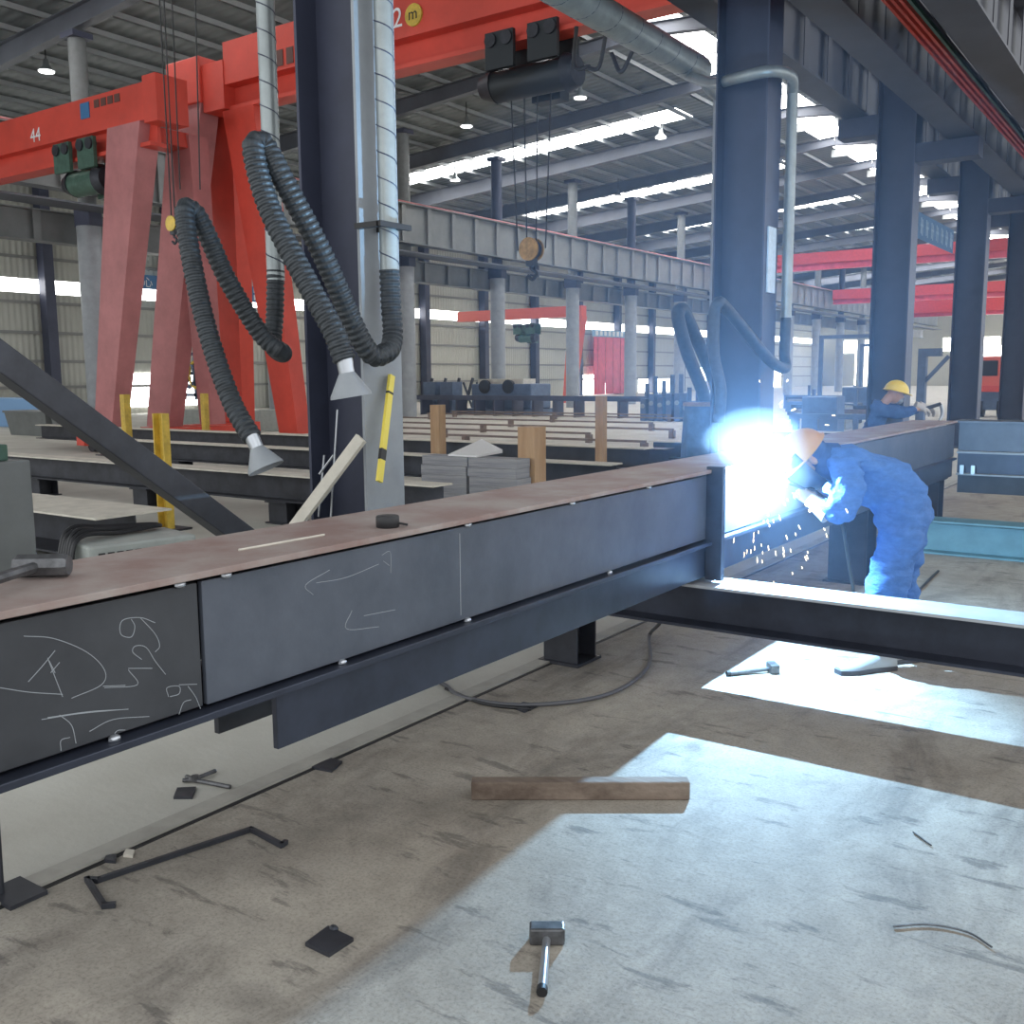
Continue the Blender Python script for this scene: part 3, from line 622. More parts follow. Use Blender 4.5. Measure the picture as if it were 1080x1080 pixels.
# ------------------------------------------------------------------ rows of black beams on the floor
G_ = 'black steel beams resting on stands'  # most of these beams get a paler colour on the top flange
ibeam('floor_beam', 'black steel beam with pale top on stands, second nearest at left', 'steel beam', (-15.5, 7.55, .55), (-6.1, 7.55, .55), .3, .3, .018, .012, STEELD, G_, PLANK)
ibeam('floor_beam', 'low black beam with wide pale top, nearest at left beside the grey cabinet', 'steel beam', (-11.5, 5.15, .44), (-7.6, 5.15, .44), .75, .36, .018, .012, STEELD, G_, PLANK)
ibeam('floor_beam', 'black steel beam on stands, third row back, running behind the large near column', 'steel beam', (-16.2, 10.4, .55), (-5.75, 10.4, .55), .3, .3, .018, .012, STEELD, G_, PLANK)
ibeam('floor_beam', 'black steel beam on stands, fourth row back at the red legs', 'steel beam', (-22.5, 12.9, .55), (-6.6, 12.9, .55), .3, .32, .018, .012, STEELD, G_, PLANK)
ibeam('floor_beam', 'dark steel beam on the floor beyond the drum, behind the welder', 'steel beam', (-8.2, 16.2, .42), (-5.0, 16.2, .42), .4, .3, .018, .012, STEELD, G_, PLANK)
ibeam('floor_beam', 'dark steel beam farther back behind the welder with pale top', 'steel beam', (-9.5, 20.2, .42), (-5.0, 20.2, .42), .4, .3, .018, .012, STEELD, G_, PLANK)
ibeam('floor_beam', 'dark steel beam with wire loops left of the tarpaulin drum', 'steel beam', (-10.3, 15.2, .36), (-7.4, 15.2, .36), .4, .3, .018, .012, STEELD, G_)
for k, (px, py, hh) in enumerate(((40, 523, .25), (142, 537, .25), (285, 554, .25))):
    p = gz(px, py); stand(p.x, 7.55, .25, 'black block stand under the second nearest beam, %s from the left' % ordn[k], .34, 'block stands under black beams')
for k, x in enumerate((-14, -10.5, -7.5)): stand(x, 10.4, .25, 'black block stand under the third row beam, %s from the left' % ordn[k], .34, 'block stands under black beams')
for k, x in enumerate((-19.5, -14.5, -9.5, -7.5)): stand(x, 12.9, .23, 'black block stand under the fourth row beam, %s from the left' % ordn[k], .34, 'block stands under black beams')
for k, x in enumerate((-10.6, -9.2, -7.9)): stand(x, 5.15, .08, 'low black block under the nearest beam at left, %s from the left' % ordn[k], .3, 'block stands under black beams')
for x, y, h, nm in ((-7.9, 16.2, .12, 'left'), (-5.4, 16.2, .12, 'right')): stand(x, y, h, 'low stand under the beam beyond the drum, %s end' % nm, .3)
for x, y, h, nm in ((-9.0, 20.2, .12, 'left'), (-5.5, 20.2, .12, 'right')): stand(x, y, h, 'low stand under the pale-topped beam behind the welder, %s end' % nm, .3)
for x, nm in ((-9.9, 'left'), (-7.8, 'right')): stand(x, 15.2, .06, 'low stand under the beam with wire loops, %s end' % nm, .3)
for k, (y, xa, xb) in enumerate(((15.0, -15, -10.6), (16.6, -16, -8.9), (18.4, -19, -9.5), (20.4, -21, -12), (22.8, -23, -11), (25.6, -23, -13), (28.8, -24, -13), (30.9, -24.5, -15))):
    r = thing('bar_rail', 'thin brown steel rail over the pale floor beyond the black beams, %s row back' % ordn[k], 'rail', (xa, y, 0), 'thin rails beyond the beams')
    MB().box((xa, y, .2), (xb, y + .06, .25)).build('bar', RAILM, r)
    for x in (xa + .1, (xa + xb) / 2, xb - .1): MB().box((x, y - .05, 0), (x + .12, y + .11, .2)).build('foot', RAILM, r)
# drum under tarpaulin left of second column
pc = gz(745, 478)
r = thing('covered_drum', 'drum draped in dark tarpaulin with rusty rim left of the second column', 'drum', (-5.6, 11.5, 0))
c = gy(745, 450, 11.5); zt = gy(745, 428, 11.5).z
P = []; seg = 40
b = MB(); vs = []
for j in range(9):
    z = zt * (1 - j / 8)
    for i in range(seg):
        a = 2 * math.pi * i / seg; rr = .27 + .06 * (j / 8) + .018 * math.sin(a * 9 + j * .3) * (j / 8) ** .5
        vs.append((c.x + rr * math.cos(a), c.y + rr * math.sin(a), z))
b.add(vs, [(j * seg + i, j * seg + (i + 1) % seg, (j + 1) * seg + (i + 1) % seg, (j + 1) * seg + i) for j in range(8) for i in range(seg)] + [tuple(range(seg))])
b.build('tarpaulin', TARP, r, smooth=True)
MB().tube([(c.x, c.y, zt), (c.x, c.y, zt + .04)], .29, 28).build('rim', RUST, r, smooth=True)

# ------------------------------------------------------------------ red gantry cranes
def boxgirder(r, x0, x1, y0, y1, z0, z1, rail=True):
    b = MB().box((x0, y0, z0), (x1, y1, z1)); g = b.build('box_girder', RED, r)
    if rail:
        ym = (y0 + y1) / 2
        MB().box((x0, ym - .04, z0 - .42), (x1, ym + .04, z0)).build('hoist_web', RED, r)
        MB().box((x0, ym - .22, z0 - .5), (x1, ym + .22, z0 - .42)).build('hoist_rail', RED, r)
    return g
def leg(r, top, bot, wt, wb, dt=.5, db=.4, m=None):
    top, bot = V(top), V(bot)
    def q(c, w, d): return [V((c.x - w / 2, c.y - d / 2, c.z)), V((c.x + w / 2, c.y - d / 2, c.z)), V((c.x + w / 2, c.y + d / 2, c.z)), V((c.x - w / 2, c.y + d / 2, c.z))]
    return MB().hexa(q(bot, wb, db), q(top, wt, dt)).build('leg', m or REDL, r)
r = thing('gantry_crane', 'red gantry crane numbered 44 at the left, girder ending above the leftmost leg', 'gantry crane', (-21.6, 15.3, 0))
boxgirder(r, -24.9, -17.95, 13.0, 13.48, 6.78, 7.51)
MB().box((-17.95, 12.9, 6.68), (-17.52, 13.65, 7.58)).build('end_beam', RED, r)
tA, bA = gy(141, 130, 13.2), gy(118, 466, 13.2); tA.z = 6.77; bA.z = .5
leg(r, tA, bA, 1.12, .66)
leg(r, (tA.x + .1, 14.5, 6.77), (bA.x + .5, 15.6, .5), .6, .45)
MB().box((tA.x - .4, 13.4, 6.5), (tA.x + .3, 14.7, 6.8)).build('head_beam', RED, r)
MB().bar((bA.x - .1, 12.5, .3), (bA.x + .5, 16.1, .3), .4, .3).build('sill', RED, r)
for y in (12.9, 15.5): MB().tube([(bA.x + (.0 if y < 15 else .4), y - .2, .15), (bA.x + (.0 if y < 15 else .4), y + .2, .15)], .15, 14).build('wheel', STEELD, r)
pt = gy(32, 142, 12.99); text_mesh('44', .42, 'lettering', WHITE, r, (pt.x, 12.985, pt.z - .18), (1, 0, 0), (0, 0, 1))
mat('dark_lettering', (.12, .05, .04), .6)
pt = gy(85, 118, 12.99); MB().box((pt.x, 12.98, pt.z - .16), (pt.x + .32, 12.998, pt.z + .16)).build('emblem', BLUES, r)
for i in range(4): MB().box((pt.x + .5 + .24 * i, 12.985, pt.z), (pt.x + .68 + .24 * i, 12.998, pt.z + .16)).build('lettering', MATS['dark_lettering'], r)
r = thing('gantry_crane', 'red gantry crane numbered 2 with long girder passing behind the large column', 'gantry crane', (-19.5, 15.4, 0))
boxgirder(r, -18.0, -2.6, 15.0, 15.65, 7.88, 8.75)
MB().box((-19.85, 14.9, 7.62), (-18.7, 15.9, 8.6)).build('end_block', RED, r, bevel=.03)
MB().box((-18.7, 14.98, 7.4), (-18.0, 15.7, 8.4)).build('head_beam', RED, r)
bB = gy(180, 463, 15.15); leg(r, (-19.3, 15.2, 7.62), (bB.x, 15.0, .45), 1.15, .85)
bC = gy(252, 452, 17.3); leg(r, (-18.95, 15.8, 7.62), (bC.x, 17.3, .45), .95, .8, m=RED)
MB().bar((bB.x, 14.5, .3), (bC.x, 17.8, .3), .5, .3).build('sill', RED, r)
tD = gy(258, 112, 15.3); bD = gy(311, 455, 16.2); leg(r, (tD.x, 15.35, 7.38), (bD.x, 16.2, .3), 1.0, .62, m=RED)
pt = gy(414, 30, 14.98); text_mesh('2', .5, 'lettering', WHITE, r, (pt.x, 14.985, pt.z), (1, 0, 0), (0, 0, 1))
pt = gy(432, 17, 14.98); MB().tube([(pt.x + .1, 14.96, pt.z), (pt.x + .1, 14.998, pt.z)], .2, 20).build('emblem', YEL, r)
text_mesh('m', .3, 'lettering', BLACK, r, (pt.x - .02, 14.955, pt.z - .08), (1, 0, 0), (0, 0, 1))
pt = gy(291, 62, 14.98)
for i in range(3): MB().box((pt.x + .3 * i, 14.985, pt.z - .16), (pt.x + .2 + .3 * i, 14.998, pt.z + .16)).build('lettering', MATS['dark_lettering'], r)
def hoist(lab, x, y, z, m, L=1.6):
    r = thing('rope_hoist', lab, 'hoist', (x, y, z))
    MB().tube([(x - L / 2, y, z), (x + L / 2, y, z)], .27, 20).build('drum', m, r, smooth=True)
    MB().tube([(x - L / 2 - .3, y, z + .02), (x - L / 2, y, z + .02)], [.2, .3], 16).build('motor', STEELD, r, smooth=True)
    MB().tube([(x + L / 2, y, z), (x + L / 2 + .2, y, z)], [.33, .25], 16).build('gearbox', STEELD, r, smooth=True)
    for s_ in (-.45, .45):
        MB().box((x + s_ - .3, y - .36, z + .2), (x + s_ + .3, y - .28, z + .82)).build('trolley_plate', m, r)
        MB().box((x + s_ - .3, y + .28, z + .2), (x + s_ + .3, y + .36, z + .82)).build('trolley_plate', m, r)
        for w_ in (-.17, .17): MB().tube([(x + s_ + w_, y - .4, z + .68), (x + s_ + w_, y - .26, z + .68)], .12, 12).build('trolley_wheel', STEELD, r)
    MB().box((x - .2, y + .3, z - .3), (x + .4, y + .6, z + .2)).build('control_box', m, r)
    return r
DG = mat('hoist_dark', (.025, .03, .035), .5, .3)
hx_ = gy(560, 62, 15.3); hoist('dark rope hoist under the girder of crane number 2', hx_.x, 15.32, 6.75, DG, 1.5)
h4 = gy(92, 175, 13.2); hoist('green rope hoist under the girder of crane number 44', h4.x, 13.24, 5.86, MACHG, 1.0)
def hook(lab, x, y, z, ztop, n=4, sp=.13, m=YEL, k=1.0, rr=.013):
    r = thing('hook_block', lab, 'hook block', (x, y, z))
    MB().tube([(x, y - .08 * k, z), (x, y + .08 * k, z)], .2 * k, 20).build('sheave', STEELD, r, smooth=True)
    for s_ in (-1, 1): MB().tube([(x, y + s_ * .09 * k, z), (x, y + s_ * .13 * k, z)], .24 * k, 24).build('cheek', m, r, smooth=True)
    MB().box((x - .1 * k, y - .08 * k, z - .34 * k), (x + .1 * k, y + .08 * k, z - .15 * k)).build('yoke', STEELD, r)
    MB().tube(spline([V((x, y, z - .3 * k)), V((x, y, z - .4 * k)), V((x + .12 * k, y, z - .5 * k)), V((x + .02 * k, y, z - .62 * k)), V((x - .1 * k, y, z - .54 * k))], 6), .04 * k, 8).build('hook', STEELD, r, smooth=True)
    for i in range(n): MB().tube([(x + (i - (n - 1) / 2) * sp, y, z), (x + (i - (n - 1) / 2) * sp * 1.4, y, ztop)], rr, 6).build('rope', BLACK, r)
    return r
hb = gy(560, 263, 15.3); hook('yellow hook block hanging on ropes below the dark hoist', hb.x, 15.32, hb.z, 6.47, 4, .2, mat('worn_orange', (.42, .24, .06), .55, 0, var=.3, scale=8), .85)
hb = gy(183, 236, 7.0); hook('small yellow hook block hanging on ropes before the second red leg', hb.x, 7.0, hb.z, 7.6, 2, .06, YEL, .34, .008)
tag(MB().tube([gy(190, 200, 7.2), gy(176, -120, 7.2)], .008, 6).build('hoist_rope', BLACK), 'dark hanging rope over the red crane legs, left of two', 'rope', 'hanging ropes over the red legs')
tag(MB().tube([gy(211, 200, 7.2), gy(203, -120, 7.2)], .008, 6).build('hoist_rope', BLACK), 'dark hanging rope over the red crane legs, right of two', 'rope', 'hanging ropes over the red legs')
for k, (a, c, e_) in enumerate((((608, 28), (606, 70), (622, 70)), ((640, 30), (632, 70), (620, 72)), ((668, 52), (655, 76), (645, 56)))):
    tag(MB().tube(spline([gy(*a, 14.85), gy(*c, 14.85), gy(*e_, 14.85)], 8), .035, 8).build('festoon_cable', BLACK, smooth=True), 'black festoon cable loop right of the dark hoist, %s from the hoist' % ordn[k], 'cable', 'festoon cable loops')
# far cranes
def far_crane(lab, y, z0, h, xa, xb):
    r = thing('bridge_crane', lab, 'bridge crane', ((xa + xb) / 2, y, z0), 'far red bridge cranes')
    MB().box((xa, y, z0), (xb, y + .7, z0 + h)).build('box_girder', REDD, r)
    MB().box((xa, y + .2, z0 - .35), (xb, y + .5, z0)).build('hoist_rail', PINK, r)
    return r
far_crane('far red bridge crane, nearest of three beyond the second column', 58.2, 7.85, .62, -25.0, -4.9)
far_crane('far red bridge crane, middle one of three beyond the columns', 80, 7.3, .75, -25.0, -4.9)
far_crane('far red bridge crane, farthest of three, partly hidden by the columns', 104, 7.3, 1.2, -25.0, -4.9)
r = thing('gantry_crane', 'far orange-red gantry with one slim leg in front of the left wall', 'gantry crane', (-31, 49, 0))
MB().box((-38.5, 49.3, 4.9), (-29.6, 49.9, 5.5)).build('box_girder', ORANGE, r)
p = gx(598, 425, -30.3); leg(r, (-30.0, 49.6, 4.9), (-30.6, 49.6, 0), .9, .55, .6, .5, ORANGE)
h_ = hoist('small green hoist under the far orange-red gantry girder', -33.5, 49.6, 3.8, MACHG, .9)
# strip curtain and header on left wall
r = thing('strip_curtain', 'red strip curtain hanging at a doorway in the left wall', 'curtain', (XW + .7, 72, 0))
for i in range(10): MB().box((XW + .62 + .03 * (i % 2), 69.2 + .62 * i, .05), (XW + .64 + .03 * (i % 2), 69.2 + .62 * i + .6, 4.6)).build('strip', PINK, r)
r = thing('header_sign', 'pale blue header sign above the red strip curtain', 'sign', (XW + .7, 72, 4.6))
MB().box((XW + .6, 69, 4.62), (XW + .68, 75.6, 5.15)).build('panel', mat('pale_blue_sign', (.25, .42, .6), .5), r)
for i in range(9): MB().box((XW + .68, 69.4 + .68 * i, 4.7), (XW + .70, 69.8 + .68 * i, 5.08)).build('lettering', WHITE, r)
# wall signs
r = thing('wall_sign', 'blue wall sign with a white character between the first two red legs', 'sign', (XW + .7, 29, 5.6))
s0, s1 = gx(144, 289, XW + .62), gx(171, 306, XW + .62)
MB().box((XW + .6, s0.y, s1.z), (XW + .62, s1.y + .3, s0.z)).build('panel', BLUES, r)
text_mesh('心', .5, 'lettering', WHITE, r, (XW + .63, s0.y + .32, s1.z + .12), (0, 1, 0), (0, 0, 1))
r = thing('wall_sign', 'small blue wall sign right of the third red leg', 'sign', (XW + .7, 34, 5.4))
s0, s1 = gx(264, 302, XW + .62), gx(282, 320, XW + .62)
MB().box((XW + .6, s0.y, s1.z), (XW + .62, s1.y, s0.z)).build('panel', BLUES, r)
for i in range(2):
    for j in range(2): MB().box((XW + .62, s0.y + .2 + .45 * i, s1.z + .12 + .36 * j), (XW + .63, s0.y + .5 + .45 * i, s1.z + .38 + .36 * j)).build('lettering', WHITE, r)
# hanging blue banner between third and fourth column
r = thing('hanging_banner', 'blue banner with white characters hanging high between the third and fourth near columns', 'banner', (-9, 41, 6))
a, c = gx(958, 216, -9), gx(1006, 244, -9); d_ = gx(1006, 268, -9)
zt, zb = (a.z + c.z) / 2, d_.z
MB().box((-9.02, a.y, zb), (-9, c.y, zt)).build('cloth', BLUES, r)
b = MB(); n = 9
for i in range(n):
    y = a.y + (c.y - a.y) * (i + .3) / n
    b.box((-9, y, zb + .2), (-8.99, y + .09, zt - .15)); b.box((-9, y + .2, zb + .15), (-8.99, y + .28, zt - .2)); b.box((-9, y - .05, (zb + zt) / 2), (-8.99, y + .36, (zb + zt) / 2 + .08))
b.build('lettering', mat('pale_lettering', (.5, .65, .78), .6), r)

# ------------------------------------------------------------------ distant machines
r = thing('beam_machine', 'blue-grey box machine with round ports in front of the far columns', 'machine', (-24, 33.6, 0))
a, c = gy(497, 405, 33.5), gy(560, 437, 33.5)
MB().box((a.x, 33.5, .25), (c.x, 35, a.z)).build('body', MACHB, r, bevel=.05)
MB().box((a.x - .3, 33.3, 0), (c.x + .3, 35.2, .25)).build('base', MACHB, r)
for i in range(2): MB().tube([(a.x + .7 + 1.2 * i, 33.45, 1.15), (a.x + .7 + 1.2 * i, 33.6, 1.15)], .28, 16).build('port', BLACK, r)
MB().box((a.x + .2, 33.7, a.z), (c.x - .5, 34.6, a.z + .2)).build('cover', PLANK, r)
r = thing('control_desk', 'dark blue control cabinets left of the blue-grey box machine', 'cabinet', (-26, 33, 0))
for i in range(2):
    q = gy(470 - 18 * i, 410, 33.3); MB().box((q.x - .3, 33.3, 0), (q.x + .35, 34, 1.35)).build('cabinet_body', MACHB, r)
r = thing('roller_conveyor', 'grey roller conveyor running left and right of the blue-grey machine', 'conveyor', (-25, 32.5, 0))
xa, xb = gy(425, 425, 32.4).x, gy(700, 425, 32.4).x
MB().box((xa, 32.4, .62), (xb, 32.5, .8)).build('rail', COLM, r); MB().box((xa, 33.0, .62), (xb, 33.1, .8)).build('rail', COLM, r)
for i in range(14): x = xa + (xb - xa) * i / 13; MB().box((x, 32.42, 0), (x + .1, 33.08, .62)).build('foot', COLM, r)
for i in range(6):
    q = gy(447 + 14 * i, 415, 37); r = thing('conveyor_trestle', 'dark slanted trestle behind the conveyor, %s from the left' % ordn[i], 'trestle', (q.x, 37, 0), 'slanted trestles behind the conveyor')
    MB().bar((q.x, 37, 0), (q.x + .55, 37, 1.5), .1, .1).build('strut', STEELB, r); MB().bar((q.x + .55, 37, 0), (q.x, 37, 1.3), .08, .08).build('strut', STEELB, r)
rnd = random.Random(3)
for i in range(7):
    px = 678 + 9 * i; q = gy(px, 425, 31); h = rnd.uniform(1.1, 1.9); w_ = .22
    r = thing('drilling_unit', 'blue machine unit in the row behind the tarpaulin drum, %s from the left' % ordn[i], 'machine', (q.x, 31, 0), 'row of blue machine units')
    MB().box((q.x - w_ / 2, 31, 0), (q.x + w_ / 2, 31.9, h * .6)).build('body', MACHB, r, bevel=.03)
    MB().tube([(q.x, 31.3, h * .6), (q.x, 31.3, h)], .08, 10).build('spindle', MACHB, r); MB().tube([(q.x, 30.95, h * .4), (q.x, 31, h * .4)], .08, 10).build('dial', COLL, r)
# blue rack with hoses on pale bins by the red legs
r = thing('hose_rack', 'blue rack hung with cable loops between the red crane legs', 'rack', (-27, 20, 0))
a, c = gy(190, 372, 21), gy(232, 430, 21)
for i in range(4): x = a.x + (c.x - a.x) * i / 3; MB().box((x, 21, .9), (x + .1, 21.1, a.z)).build('upright', MACHB, r)
for z in (1.0, 1.7, a.z - .1): MB().box((a.x, 21, z), (c.x, 21.08, z + .1)).build('shelf_rail', MACHB, r)
for i in range(6):
    x = a.x + (c.x - a.x) * (i + .5) / 6; pts = [V((x + .28 * math.cos(t * math.pi / 6), 20.93, 1.7 + .42 * math.sin(t * math.pi / 6))) for t in range(13)]
    MB().tube(pts, .045, 6).build('cable_loop', [BLACK, MACHB, YEL][i % 3], r)
for k, (pa, pb) in enumerate((((186, 432), (212, 453)), ((213, 433), (252, 454)), ((272, 432), (303, 453)))):
    q0, q1 = gy(*pa, 20.4), gy(*pb, 20.4)
    tag(MB().box((q0.x, 20.4, 0), (q1.x, 21.4, q0.z)).build('storage_bin', MACH, bevel=.02), 'pale grey storage bin behind the red crane legs, %s from the left' % ordn[k], 'bin', 'pale bins behind the red legs')
for k, (pa, pb) in enumerate((((8, 435), (52, 452)), ((55, 432), (100, 453)))):
    q0, q1 = gy(*pa, 15.5), gy(*pb, 15.5)
    r = thing('steel_skip', 'grey steel skip at the far left beyond the black beams, %s from the left' % ordn[k], 'skip', (q0.x, 15.5, 0), 'grey skips at far left')
    MB().hexa([(q0.x + .1, 15.5, 0), (q1.x - .1, 15.5, 0), (q1.x - .1, 16.1, 0), (q0.x + .1, 16.1, 0)], [(q0.x, 15.4, q0.z), (q1.x, 15.4, q0.z), (q1.x, 16.2, q0.z), (q0.x, 16.2, q0.z)]).build('body', CAB, r)
    MB().box((q0.x - .03, 15.36, q0.z), (q1.x + .03, 16.24, q0.z + .06)).build('rim', CAB, r)
q0, q1 = gy(0, 420, 18), gy(42, 433, 18); tag(MB().box((q0.x - 2, 18, 0), (q1.x, 19, q0.z)).build('blue_container', mat('sky_blue_paint', (.2, .36, .6), .5), bevel=.03), 'sky blue container at the far left edge behind the brace', 'container')
# orange lift, blue jib and clutter at far right
r = thing('boom_lift', 'red-orange lift truck with dark cab window between the fourth and fifth columns', 'lift truck', (-6.4, 38.6, 0))
a, c = gy(1029, 376, 38.6), gy(1061, 440, 38.6)
zm = a.z
MB().box((a.x, 38.6, zm * .5), (c.x, 40, zm)).build('cab', ORANGE, r, bevel=.04)
MB().box((a.x + .2, 38.57, zm * .68), (c.x - .35, 38.6, zm * .93)).build('window', BLACK, r)
MB().box((a.x - .05, 38.5, zm * .42), (c.x + .05, 40.1, zm * .52)).build('bumper', RED, r)
MB().box((a.x + .1, 38.7, .25), (c.x - .1, 39.9, zm * .42)).build('chassis', MACHB, r)
for i in range(2):
    x = (a.x + .2, c.x - .2)[i]; MB().tube([(x - .12, 38.9, .32), (x + .12, 38.9, .32)], .32, 16).build('wheel', BLACK, r)
r = thing('jib_stand', 'blue jib frame behind the second worker', 'jib', (-6.5, 30, 0))
a = gy(968, 380, 30); z1 = gy(968, 376, 30).z; xr = gy(992, 380, 30).x
MB().box((a.x, 30, 0), (a.x + .22, 30.25, z1)).build('post', MACHB, r); MB().box((a.x, 30, z1), (xr, 30.25, z1 + .22)).build('arm', MACHB, r)
MB().bar((a.x + .2, 30.1, z1 - .7), (a.x + .8, 30.1, z1), .1, .1).build('strut', MACHB, r)
for k, (px, y) in enumerate(((862, 33), (905, 44))):
    q = gy(px, 418, y); r = thing('work_frame', 'dark blue door-shaped frame in the far right background, %s from the left' % ordn[k], 'frame', (q.x, y, 0), 'far right frames')
    for dx in (0, 1.6): MB().box((q.x + dx, y, 0), (q.x + dx + .12, y + .12, 2.7)).build('upright', MACHB, r)
    MB().box((q.x, y, 2.7), (q.x + 1.72, y + .12, 2.82)).build('lintel', MACHB, r)
for k in range(6):
    px = 845 + 14 * k; y = 25.4 + 3.4 * k; q = gy(px, 440, y); h = rnd.uniform(.5, 1.1)
    tag(MB().box((q.x, y, 0), (q.x + .9, y + .7, h)).build('parts_crate', [MACHB, MACH, STEELB][k % 3], bevel=.03), '%s parts crate in the far background right of the second column, %s from the left' % (['blue', 'grey', 'dark'][k % 3], ordn[k]), 'crate', 'far parts crates')
for k in range(7):
    y = 24 + 3.4 * k; xa = gy(838 - 2 * k, 440, y).x; xb = gy(926, 440, y).x
    r = thing('pipe_rack', 'low rack on the far floor right of the second column, %s row back' % ordn[k], 'rack', (xa, y, 0), 'low racks right of the second column')
    MB().box((xa, y, .5), (xb, y + .12, .62)).build('rail', [MACHB, RAILM, STEELB][k % 3], r)
    n = 5
    for i in range(n): x = xa + (xb - xa - .1) * i / (n - 1); MB().box((x, y + .01, 0), (x + .1, y + .11, [.5, .5, 1.1][k % 3] if i % 2 else .5)).build('foot', MACHB, r)
# high bay lamps
for k, (px, py, x, y) in enumerate(((49, 75, -24, 0), (492, 133, -21, 0), (612, 103, -17, 0), (697, 145, -18, 0), (652, 207, -19, 0), (480, 190, -24, 0), (771, 175, -14, 0))):
    d = _ray(px, py); t = 0
    p = EYE + d * ((rz(-22) - .9 - EYE.z) / d.z)
    for _ in range(6): p = EYE + d * ((rz(p.x) - .9 - EYE.z) / d.z)
    if p.y > 110: continue
    r = thing('high_bay_lamp', 'small high bay lamp under the roof, %s in reading order from the left' % ordn[k], 'lamp', p, 'high bay lamps')
    MB().tube([p + V((0, 0, .35)), p + V((0, 0, .15)), p], [.06, .1, .26], 14).build('shade', GALV, r, smooth=True)
    MB().tube([p + V((0, 0, -.03)), p + V((0, 0, 0))], .22, 14).build('diffuser', LAMP, r)
    MB().tube([p + V((0, 0, .35)), V((p.x, p.y, rz(p.x) - .02))], .02, 6).build('rod', BLACK, r)
ARCP = V((-1.965, 5.06, 1.11))
#PEOPLE-BEGIN#
# ------------------------------------------------------------------ people
FH = V((R[0][2], R[1][2], 0)).normalized()               # horizontal direction away from the viewer
def prof(base):
    base = V(base)
    def W(px, py, off=0.0):                               # off: metres toward the viewer from the figure's middle plane
        d = _ray(px, py); t = ((base - EYE).dot(FH) - off) / d.dot(FH); return EYE + d * t
    return W
def skinmesh(name, pts, edges, rad, m, parent=None, sub=2, root=0, wrinkle=0, wscale=9, org=None):
    me = bpy.data.meshes.new(name); me.from_pydata([V(p) for p in pts], edges, [])
    o = bpy.data.objects.new(name, me); COL.objects.link(o)
    o.modifiers.new('skin', 'SKIN'); s = o.modifiers.new('sub', 'SUBSURF'); s.levels = sub; s.render_levels = sub
    for i, v in enumerate(me.skin_vertices[0].data):
        rr = rad[i] if isinstance(rad[i], (tuple, list)) else (rad[i], rad[i]); v.radius = rr; v.use_root = (i == root)
    o.modifiers['skin'].use_smooth_shade = True
    dg = bpy.context.evaluated_depsgraph_get(); dg.update()
    m2 = bpy.data.meshes.new_from_object(o.evaluated_get(dg)); bpy.data.objects.remove(o); bpy.data.meshes.remove(me)
    m2.name = name; m2.materials.clear(); m2.materials.append(m)
    if wrinkle:
        m2.update(); nn = [v.normal.copy() for v in m2.vertices]
        for v, n in zip(m2.vertices, nn):
            c = v.co
            f = noise.noise(V((c.x * wscale, c.y * wscale, c.z * wscale * 2.2))) + .6 * abs(noise.noise(V((c.x * wscale * 1.7 + 5, c.y * wscale * 1.7, c.z * wscale * 4))))
            v.co = c + n * f * wrinkle
    for p in m2.polygons: p.use_smooth = True
    org = ORG[parent.name] if parent else V(org)
    for v in m2.vertices: v.co -= org
    o = bpy.data.objects.new(name, m2); COL.objects.link(o)
    if parent: o.parent = parent
    else: o.location = org
    ORG[o.name] = org; return o
def add_geo(o, mb):
    """merge extra modelled forms (nose, ears, fingers) into a body mesh"""
    bm = bmesh.new(); bm.from_mesh(o.data); org = ORG[o.name]
    vs = [bm.verts.new(v - org) for v in mb.v]
    for f in mb.f:
        try: bm.faces.new([vs[i] for i in f]).smooth = True
        except ValueError: pass
    bmesh.ops.recalc_face_normals(bm, faces=bm.faces); bm.to_mesh(o.data); bm.free()
def hand_geo(wrist, direc, palm_n, L=.18, curl=1.0, rad=.0105, mirror=1):
    """palm with four unequal curled fingers and a thumb leaving its side"""
    wrist, d, n = V(wrist), V(direc).normalized(), V(palm_n); n = (n - d * n.dot(d)).normalized(); s_ = d.cross(n) * mirror
    b = MB(); pl = L * .52
    M = Matrix((s_, d, n)).transposed()
    b.ball(wrist + d * pl * .55, (L * .24, pl * .62, L * .105), 14, 9, M)
    for k, (off, ln) in enumerate(((-.165, .46), (-.055, .52), (.055, .48), (.16, .38))):
        p = wrist + d * pl * .85 + s_ * off * L; pts = [p]; a = 0
        for j, seg in enumerate((.42, .33, .25)):
            a += (.45, .75, .6)[j] * curl; p = p + (d * math.cos(a) + n * math.sin(a)) * ln * L * seg; pts.append(p)
        r_ = rad * (1, 1.06, 1, .85)[k]
        b.tube(pts, [r_ * 1.1, r_ * 1.03, r_ * .95, r_ * .72], 9); b.ball(pts[-1], r_ * .72, 8, 5)
        for q in pts[1:-1]: b.ball(q, r_ * 1.06, 8, 5)
    p = wrist + d * pl * .3 - s_ * L * .17; t = (d * .65 - s_ * .55 + n * .5).normalized(); p1 = p + t * L * .2; p2 = p1 + (d * .75 + n * .65).normalized() * L * .17
    b.tube([wrist + d * pl * .2 - s_ * L * .06, p, p1, p2], [rad * 1.2, rad * 1.35, rad * 1.1, rad * .8], 9); b.ball(p2, rad * .8, 8, 5); b.ball(p1, rad * 1.12, 8, 5)
    return b

